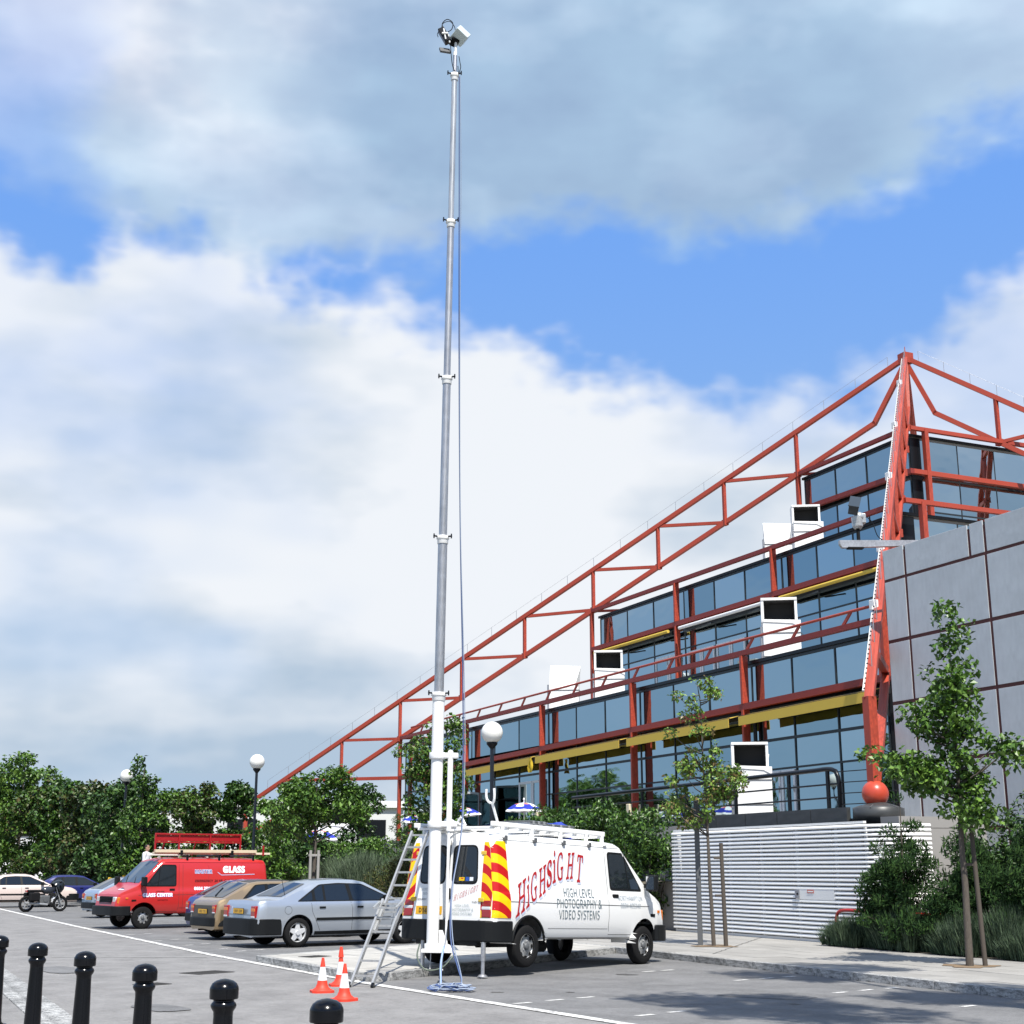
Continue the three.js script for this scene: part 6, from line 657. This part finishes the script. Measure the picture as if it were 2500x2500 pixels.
const leafMat = phys(0.86, 0.86, 0.86, 0.42, { vertexColors: true, side: THREE.DoubleSide, specularIntensity: 0.75 }), dullLeaf = phys(0.85, 0.85, 0.85, 0.75, { vertexColors: true, side: THREE.DoubleSide, specularIntensity: 0.5 });
const GREEN = [[0.065, 0.145, 0.018], [0.095, 0.195, 0.026], [0.048, 0.11, 0.016], [0.125, 0.225, 0.034]], DARK = [[0.032, 0.08, 0.016], [0.045, 0.105, 0.019], [0.06, 0.125, 0.022], [0.026, 0.065, 0.014]], LIME = [[0.12, 0.23, 0.03], [0.17, 0.29, 0.045], [0.09, 0.17, 0.025], [0.2, 0.3, 0.05], [0.18, 0.13, 0.05]], OLIVE = [[0.06, 0.085, 0.02], [0.085, 0.10, 0.025], [0.045, 0.06, 0.016], [0.10, 0.085, 0.03]], GREYG = [[0.10, 0.15, 0.085], [0.13, 0.18, 0.105], [0.08, 0.12, 0.06], [0.15, 0.19, 0.12]];
// pick points inside a set of ellipsoid clumps, denser toward their outsides
function inClumps(clumps, shell = 0.55) { const vol = clumps.map((c) => c[3] * c[4] * (c[5] ?? c[3])), tot = vol.reduce((a, b) => a + b, 0); return (R) => { let r = R() * tot, i = 0; while (i < clumps.length - 1 && r > vol[i]) r -= vol[i++]; const c = clumps[i], u = R() * 2 - 1, t = R() * 6.283, s = Math.sqrt(1 - u * u), k = Math.pow(R(), 1 / 3) * (1 - shell) + shell * Math.pow(R(), 0.2), rough = 0.86 + 0.3 * fbm(s * Math.cos(t) * 2.5 + c[0], u * 2.5 + c[1], s * Math.sin(t) * 2.5 + c[2], 3); return [c[0] + s * Math.cos(t) * k * c[3] * rough, c[1] + u * k * c[4] * rough, c[2] + s * Math.sin(t) * k * (c[5] ?? c[3]) * rough]; }; }
// a crown of many small clumps filling an envelope of bigger lobes
function crownClumps(lobes, seed, n, r0, r1) { const R = rng(seed), pick = inClumps(lobes, 0.45), o = []; for (let i = 0; i < n; i++) { const p = pick(R), r = lerp(r0, r1, R()); o.push([p[0], p[1], p[2], r, r * (0.6 + R() * 0.3), r]); } return o; }
function tree(name, label, pos, opt) {
  const g = thing(name, label, opt.cat ?? 'tree', pos, 0, opt.group), R = rng(opt.seed), H = opt.trunk, gs = [], r = opt.r ?? 0.06;
  const path = []; for (let i = 0; i <= 8; i++) path.push(V((opt.lean ?? 0) * i / 8 + (R() - 0.5) * 0.05 * H / 4, opt.top * 0.92 * i / 8, (R() - 0.5) * 0.05 * H / 4)); path[0].set(0, -0.05, 0);
  for (let i = 0; i < 8; i++) gs.push(rod(path[i].toArray(), path[i + 1].toArray(), lerp(r, r * 0.2, i / 8), lerp(r, r * 0.2, (i + 1) / 8), 9));
  const clumps = crownClumps(opt.lobes, opt.seed + 1, opt.nc, opt.cr[0], opt.cr[1]);
  for (let i = 0; i < Math.min(opt.limbs ?? 14, clumps.length); i++) { const c = clumps[i], y0 = Math.max(H * 0.8, Math.min(c[1] - 0.15, c[1] - Math.hypot(c[0], c[2]) * 0.6)), k = clamp(y0 / (opt.top * 0.92)) * 8, i0 = Math.min(7, Math.floor(k)), b = path[i0].clone().lerp(path[i0 + 1], k - i0), mid = [(b.x + c[0]) / 2, (b.y + c[1]) / 2 - 0.06, (b.z + c[2]) / 2]; gs.push(rod(b.toArray(), mid, r * 0.34, r * 0.24, 6), rod(mid, c.slice(0, 3), r * 0.24, r * 0.08, 6)); }
  mesh('trunk', clean(gs), M.bark, g); mesh('crown', leafMesh(opt.leaves, inClumps(clumps, 0.5), opt.leaf, opt.seed + 2, opt.tones ?? GREEN, opt.aspect ?? 0.7), opt.mat ?? leafMat, g);
  return g;
}
// -- street trees on the right
const tr = tree('street_tree', 'leafy young street tree with pointed top on the right-hand pavement', [7.42, 0.12, -23.7], { seed: 11, trunk: 2.1, top: 5.5, r: 0.065, lean: 0.08, nc: 130, cr: [0.15, 0.3], leaves: 6200, leaf: 0.115, limbs: 30, aspect: 0.75, lobes: [[0.06, 5.5, 0, 0.3, 0.5, 0.3], [0.02, 5.0, 0, 0.42, 0.5, 0.4], [-0.02, 4.5, 0, 0.55, 0.5, 0.5], [-0.05, 3.95, 0, 0.66, 0.45, 0.6], [0.5, 3.4, 0.1, 0.6, 0.3, 0.5], [-0.7, 3.2, 0.1, 0.6, 0.24, 0.5], [-0.1, 3.1, 0, 0.72, 0.42, 0.6], [0.2, 2.5, 0.1, 0.5, 0.35, 0.45], [-1.15, 3.35, 0.1, 0.34, 0.14, 0.28], [0.95, 3.72, 0.1, 0.35, 0.13, 0.3]] });
single('tree_stake', clean([rod([0.06, 0, 0], [0, 2.3, 0.01], 0.04, 0.036), rbox(0.22, 0.05, 0.05, 0.01, -0.08, 1.6, 0)]), M.stake, 'wooden stake tied to the leafy young street tree', 'stake', [7.62, 0.12, -23.72]);
tree('sparse_tree', 'thin young tree with sparse yellowing leaves in front of the vent cowl', [4.12, 0.12, -29.75], { seed: 23, trunk: 1.9, top: 5.5, r: 0.045, lean: -0.12, nc: 80, cr: [0.1, 0.22], leaves: 4300, leaf: 0.095, limbs: 56, tones: LIME, lobes: [[-0.15, 5.0, 0, 0.5, 0.5, 0.4], [-0.2, 4.2, 0, 0.75, 0.45, 0.6], [0.0, 3.4, 0, 0.9, 0.45, 0.7], [-0.3, 2.75, 0, 0.85, 0.4, 0.7], [-0.75, 3.0, 0, 0.4, 0.3, 0.4]] });
single('tree_stake', clean([rod([0.03, 0, 0], [0, 2.05, 0], 0.045, 0.04), rbox(0.2, 0.05, 0.05, 0.01, -0.06, 1.0, 0), rbox(0.2, 0.05, 0.05, 0.01, -0.06, 1.75, 0)]), M.stake, 'dark wooden stake beside the thin sparse tree', 'stake', [4.33, 0.12, -29.68]);
// -- trees out of the frame on the right whose shade falls on the road
[[7.1, -14.6], [5.0, -10.2], [5.9, -8.6], [8.4, -10.5]].forEach(([x, z], i) => tree('street_tree', 'tall street tree whose shade falls across the parking bays', [x, 0.016, z], { seed: 41 + i * 2, trunk: 12, top: 15, r: 0.14, nc: 55, cr: [0.25, 0.45], leaves: 3600, leaf: 0.15, lobes: [[0, 14, 0, 1.5, 0.8, 0.85], [0.4, 13.4, 0.2, 1.3, 0.5, 0.7]], group: 'street trees right of the view' }));
// -- trees in the planting behind the cars
const B = 'trees behind the parked cars';
const bushy = (w, h, y) => [[0, y, 0, w, h, w], [-w * 0.5, y - h * 0.15, 0.2, w * 0.6, h * 0.6, w * 0.6], [w * 0.55, y + h * 0.1, 0, w * 0.55, h * 0.55, w * 0.6], [0.1 * w, y + h * 0.6, 0, w * 0.5, h * 0.45, w * 0.5]];
const at = (px, d) => [(px - 1250) / 3400 * d * 0.985, -d];
function T(name, label, px, d, base, o) { const [x, z] = at(px, d); return tree(name, label, [x, base, z], { group: o.group ?? B, ...o }); }
T('bushy_tree', 'low bushy tree with dark underside on a staked trunk behind the silver saloon', 775, 44, 0.3, { seed: 51, trunk: 2.0, top: 4.4, r: 0.08, nc: 90, cr: [0.22, 0.42], leaves: 6500, leaf: 0.15, lobes: [[0.1, 3.5, 0, 1.35, 0.75, 1.2], [-0.75, 3.0, 0.1, 0.8, 0.7, 0.9], [0.7, 3.3, 0, 0.85, 0.6, 0.9], [0.1, 2.7, 0, 0.85, 0.55, 0.8], [0.6, 4.1, 0, 0.6, 0.4, 0.6]] });
{ const [x, z] = at(775, 43.6); single('tree_stake', clean([rod([-0.12, 0, 0], [-0.12, 1.9, 0], 0.045), rod([0.12, 0, 0], [0.12, 1.9, 0], 0.045), rbox(0.36, 0.07, 0.05, 0.01, 0, 1.75, 0)]), std(0.3, 0.29, 0.27, 0.9), 'pair of pale stakes at the low bushy tree behind the silver saloon', 'stake', [x, 0.3, z]); }
T('mast_tree', 'upright leafy tree directly behind the white base of the mast', 1060, 47, 0.3, { seed: 53, trunk: 1.4, top: 6.2, r: 0.08, nc: 120, cr: [0.22, 0.42], leaves: 8000, leaf: 0.15, tones: [...GREEN, [0.1, 0.13, 0.03]], lobes: [[0.35, 5.6, 0, 0.65, 0.7, 0.6], [-0.3, 4.9, 0, 0.95, 0.75, 0.8], [0.5, 4.3, 0, 0.7, 0.6, 0.7], [-0.1, 3.5, 0, 1.05, 0.9, 0.9], [0, 2.4, 0, 0.95, 0.8, 0.9], [-0.2, 1.4, 0, 0.8, 0.6, 0.8]] });
const mid = [[352, 61, 0.3, 6.2, 1.05, 1.1, 'tall narrow tree with a loose pointed top beside the third globe lamp'], [410, 62, 0.3, 4.7, 1.3, 0.85, 'broad leafy tree rising behind the roof of the red van'], [492, 60, 0.3, 4.8, 1.2, 0.9, 'leafy tree with an upturned spray behind the red rack'], [578, 60, 0.3, 4.9, 0.75, 0.8, 'small upright tree at the low end of the red truss leg'], [668, 57, 0.3, 4.0, 1.25, 0.85, 'leafy tree crossing the lowest red truss members'], [735, 62, 0.3, 4.7, 1.2, 0.8, 'leafy tree behind the lowest red truss rail'], [880, 66, 0.8, 4.6, 1.0, 0.8, 'dark small tree between the two far vent cowls']];
mid.forEach(([px, d, b, h, w, hh, l], i) => T('leafy_tree', l, px, d, b, { seed: 60 + i * 3, trunk: 1.4, top: h - 0.2, r: 0.08, nc: 85, cr: [0.2, 0.42], leaves: 7000, leaf: 0.18, tones: [DARK.concat(GREEN), GREEN, OLIVE.concat(GREEN), DARK.concat(GREEN.slice(0, 1)), GREEN.concat([[0.1, 0.18, 0.03]]), DARK, DARK][i], lobes: i === 0 ? [[0, h - 0.7, 0, 0.5, 0.8, 0.5], [-0.1, h - 1.8, 0, 0.8, 0.8, 0.8], [0, h - 3.2, 0, 1.15, 1.1, 1.1], [0, h - 4.8, 0, 1.3, 1.1, 1.2]] : [...bushy(w, hh, h - hh), [0, h - 2.6, 0, w * 1.1, 1.0, w], [0.1, h - 3.8, 0, w * 1.05, 0.9, w]] }));
const far = [[-10, 84, 8.7, 3.0, 'large rounded tree taller than the rest at the end of the row'], [60, 82, 8.2, 2.6, 'tall bright green tree beside the largest rounded tree'], [130, 80, 6.5, 2.1, 'dense dark tree standing behind the cream saloon'], [190, 79, 6.6, 2.0, 'dense dark tree standing behind the motorcycle and navy hatchback'], [250, 76, 6.4, 2.0, 'dense dark tree beside the yellow flowers'], [300, 72, 6.0, 1.6, 'dark leafy tree behind the person in the white shirt']];
far.forEach(([px, d, h, w, l], i) => T('dense_tree', l, px, d, 0, { group: 'dense trees on the left', seed: 90 + i * 3, trunk: 1.6, top: h - 0.3, r: 0.14, nc: 105, cr: [0.32, 0.62], leaves: 9500, leaf: 0.25, tones: [[...GREEN, [0.11, 0.2, 0.03]], [...GREEN, [0.13, 0.22, 0.03], [0.11, 0.2, 0.03]], OLIVE.concat(DARK, GREEN), DARK.concat(GREEN.slice(0, 2)), OLIVE.concat(DARK), DARK][i], lobes: [...bushy(w, h * 0.26, h * 0.74), [0, h * 0.45, 0, w * 1.0, h * 0.24, w], [0.3, h * 0.24, 0.4, w * 0.95, h * 0.2, w], [-0.8, h * 0.32, 0.8, w * 0.7, h * 0.2, w]] }));
// -- shrubs
function shrub(name, label, pos, lobes, n, leaf, tones, seed, o = {}) { const g = thing(name, label, o.cat ?? 'shrub', pos, o.turn ?? 0, o.group), R = rng(seed), gs = []; const cl = o.solid ? lobes : crownClumps(lobes, seed, o.nc ?? 60, o.cr?.[0] ?? 0.18, o.cr?.[1] ?? 0.36); for (let i = 0; i < 16; i++) { const c = cl[(R() * cl.length) | 0]; gs.push(rod([c[0] * 0.5, -0.05, c[2] * 0.5], [c[0], c[1], c[2]], 0.025, 0.008, 5)); } mesh('stems', clean(gs), M.bark, g); mesh('foliage', leafMesh(n, inClumps(cl, 0.5), leaf, seed + 1, tones, o.aspect ?? 0.55, o.droop ?? 0.2), o.mat ?? leafMat, g); return g; }
const sw = (x, y, z) => site(x, y, z);
[[-8.9, 0.9, 2.75], [-11.2, 0.9, 3.1], [-13.6, 1.0, 3.2], [-16.0, 1.0, 2.9], [-19.0, 1.1, 2.1], [-22.5, 1.1, 1.9], [-26.5, 1.1, 1.8], [-31, 1.2, 1.8]].forEach(([x, z, h], i) => shrub('laurel_bush', 'glossy green laurel bush in the tall hedge behind the white van', sw(x, 0.35, z), [[0, h * 0.35, 0, 1.7, h * 0.42, 0.95], [0.3, h * 0.72, 0.1, 1.5, h * 0.28, 0.8], [-0.6, h * 0.66, 0.2, 1.0, h * 0.3, 0.7]], 8500, 0.15, [...DARK, ...GREEN.slice(0, 2)], 200 + i * 5, { nc: 110, cr: [0.22, 0.45], group: 'laurel hedge', turn: PH, aspect: 0.5, droop: -0.4 }));
[[-13.0, 3.0, 2.2, 1.6], [-16, 3.2, 2.2, 1.9], [-19, 3.2, 2.1, 1.7], [-22, 3.3, 1.9, 1.3]].forEach(([x, z, h, w], i) => shrub('olive_shrub', 'low olive brown spiny shrub between the silver saloon and the laurel hedge', sw(x, 0.3, z), [[0, h * 0.4, 0, w, h * 0.45, 1.0], [0.4, h * 0.75, 0, w * 0.6, h * 0.3, 0.7]], 7500, 0.085, OLIVE, 260 + i * 4, { nc: 80, cr: [0.2, 0.36], group: 'olive shrubs', turn: PH, mat: dullLeaf }));
[[-32, 0.9, 1.5, 1.6], [-38, 1.0, 1.6, 2.0], [-44, 1.0, 1.9, 2.2], [-50, 1.0, 2.1, 2.4]].forEach(([x, z, h, w], i) => shrub('green_shrub', 'rounded green shrub on the bank behind the parked cars', sw(x, 1.2, z), [[0, h * 0.45, 0, w, h * 0.5, 1.3], [0.5, h * 0.8, 0, w * 0.6, h * 0.3, 0.9]], 6500, 0.15, GREEN, 290 + i * 4, { nc: 80, cr: [0.25, 0.45], group: 'green bank shrubs', turn: PH }));
[[-30.6, -0.9, 3.0], [-27.2, -1.0, 2.9], [-33.4, -0.8, 2.6]].forEach(([x, z, h], i) => shrub('dwarf_conifer', 'small dark conifer in a pot among the parasols', sw(x, 1.6, z), [[0, h * 0.35, 0, 0.45, h * 0.36, 0.45], [0, h * 0.7, 0, 0.3, h * 0.26, 0.3]], 2600, 0.11, DARK, 320 + i * 3, { nc: 40, cr: [0.12, 0.22], group: 'potted conifers', aspect: 0.25, mat: dullLeaf }));
// conifers and laurels in the bed on the right
[[2.3, 1.3, 1, 'feathery conifer with a thin leader in front of the louvred enclosure'], [3.8, 1.0, 0.9, 'broad feathery conifer below the grey panelled wall'], [5.2, 0.6, 0.95, 'feathery conifer close behind the leafy street tree']].forEach(([x, z, k, l], i) => { const g = thing('conifer', l, 'conifer', sw(x, 0.12, z), PH, 'conifers in the planting bed'), R = rng(340 + i), gs = [rod([0, 0, 0], [0.1, 2.9 * k, 0], 0.04, 0.006, 6)], cl = crownClumps([[0, 0.55, 0, 1.05, 0.55, 0.8], [-0.25, 1.15, 0.1, 0.75, 0.5, 0.65], [0.3, 1.45, 0, 0.6, 0.5, 0.6], [0.05, 2.0, 0, 0.42, 0.5, 0.42], [0.1, 2.55, 0, 0.16, 0.45, 0.16]].map((c) => c.map((v) => v * k)), 345 + i * 3, 150, 0.1, 0.24); for (const c of cl.slice(0, 60)) gs.push(rod([c[0] * 0.2, c[1] * 0.85, c[2] * 0.2], [c[0], c[1] + 0.12, c[2]], 0.012, 0.004, 4)); mesh('trunk', clean(gs), M.bark, g); mesh('foliage', leafMesh(15000, inClumps(cl, 0.35), 0.13, 350 + i, [[0.026, 0.07, 0.018], [0.04, 0.095, 0.022], [0.018, 0.048, 0.014], [0.06, 0.125, 0.028]], 0.2, -0.7), dullLeaf, g); });
[[2.9, -0.8, 2.5, 0.95], [4.0, -0.9, 3.0, 1.05], [5.0, -0.6, 3.4, 1.15], [6.3, -0.4, 3.4, 1.3]].forEach(([x, z, h, w], i) => shrub('wall_shrub', 'dark evergreen shrub against the grey panelled wall behind the street tree', sw(x, 0.12, z), [[0, h * 0.4, 0, w, h * 0.42, 1.0], [0.3, h * 0.75, 0, w * 0.65, h * 0.28, 0.8]], 6500, 0.12, DARK, 370 + i * 4, { nc: 85, cr: [0.2, 0.4], group: 'evergreens against the grey wall', turn: PH }));
// feathery grey-green edging plants: upright blades
function tuft(name, label, pos, w, d, h, n, seed, tones, group, bend = 0.35) { const R = rng(seed), P = [], C = []; for (let i = 0; i < n; i++) { const x = (R() - 0.5) * 2 * w, z = (R() - 0.5) * 2 * d, e = 1 - (x / w) ** 2 * 0.35 - (z / d) ** 2 * 0.3, H = h * e * (0.6 + R() * 0.55), a = R() * 6.283, bx = Math.cos(a) * bend * H * R() + x / w * 0.14, bz = Math.sin(a) * bend * H * R() + z / d * 0.1, t = 0.006 + R() * 0.006, tx = Math.cos(a + 1.57) * t, tz = Math.sin(a + 1.57) * t, c = tones[(R() * tones.length) | 0], y0 = H * 0.12 * R(); const A = [x - tx, y0, z - tz], Bb = [x + tx, y0, z + tz], m1 = [x + bx * 0.4 + tx * 0.8, H * 0.6, z + bz * 0.4 + tz * 0.8], m0 = [x + bx * 0.4 - tx * 0.8, H * 0.6, z + bz * 0.4 - tz * 0.8], tp = [x + bx, H, z + bz]; P.push(...A, ...Bb, ...m1, ...A, ...m1, ...m0, ...m0, ...m1, ...tp); for (let q = 0; q < 9; q++) C.push(...c); } const g = new THREE.BufferGeometry(); g.setAttribute('position', new THREE.Float32BufferAttribute(P, 3)); g.setAttribute('color', new THREE.Float32BufferAttribute(C, 3)); g.computeVertexNormals(); return single(name, g, dullLeaf, label, 'plant', pos, PH, group); }
for (let i = 0; i < 9; i++) tuft('feathery_plant', 'feathery grey-green plant along the front of the planting bed', sw(0.85 + i * 0.85, 0.13, 1.45 - (i % 2) * 0.2), 0.55, 0.4, 0.62 + 0.14 * ((i * 7) % 3), 2600, 400 + i, [[0.05, 0.085, 0.045], [0.07, 0.11, 0.06], [0.035, 0.06, 0.03], [0.09, 0.13, 0.08]], 'feathery edging plants');
for (let i = 0; i < 10; i++) tuft('silver_grass_plant', 'soft silvery green grass plant on the bank behind the parked cars', sw(-21 - i * 2.3, 1.05, 2.5 - (i % 3) * 0.4), 1.4, 0.8, 1.15 + 0.2 * (i % 2), 3600, 430 + i, GREYG, 'silvery grasses on the bank', 0.6);
// yellow flowers in the raised bed
shrub('yellow_flowers', 'clump of bright yellow flowers in the raised bed behind the parked cars', [-15.9, 0.85, -59.2], [[0, 0.35, 0, 0.75, 0.3, 0.5]], 700, 0.13, [[0.75, 0.48, 0.01], [0.8, 0.55, 0.02], [0.05, 0.1, 0.02]], 460, { nc: 14, cr: [0.14, 0.22], cat: 'flowers', aspect: 0.9 });
// dark rail behind the silver saloon
{ const g = thing('low_dark_fence', 'low black tubular fence between the silver saloon and the shrubs', 'fence', SO, PH); mesh('top_rail', rod([-14, 0.95, 4.6], [-3.5, 0.95, 4.6], 0.04), M.black, g); mesh('bottom_rail', rod([-14, 0.5, 4.6], [-3.5, 0.5, 4.6], 0.03), M.black, g); for (let x = -14; x <= -3.4; x += 1.75) mesh('post', cyl(0.035, 0.035, 0.86, x, 0.1, 4.6), M.black, g); }

renderer.render(scene, camera);
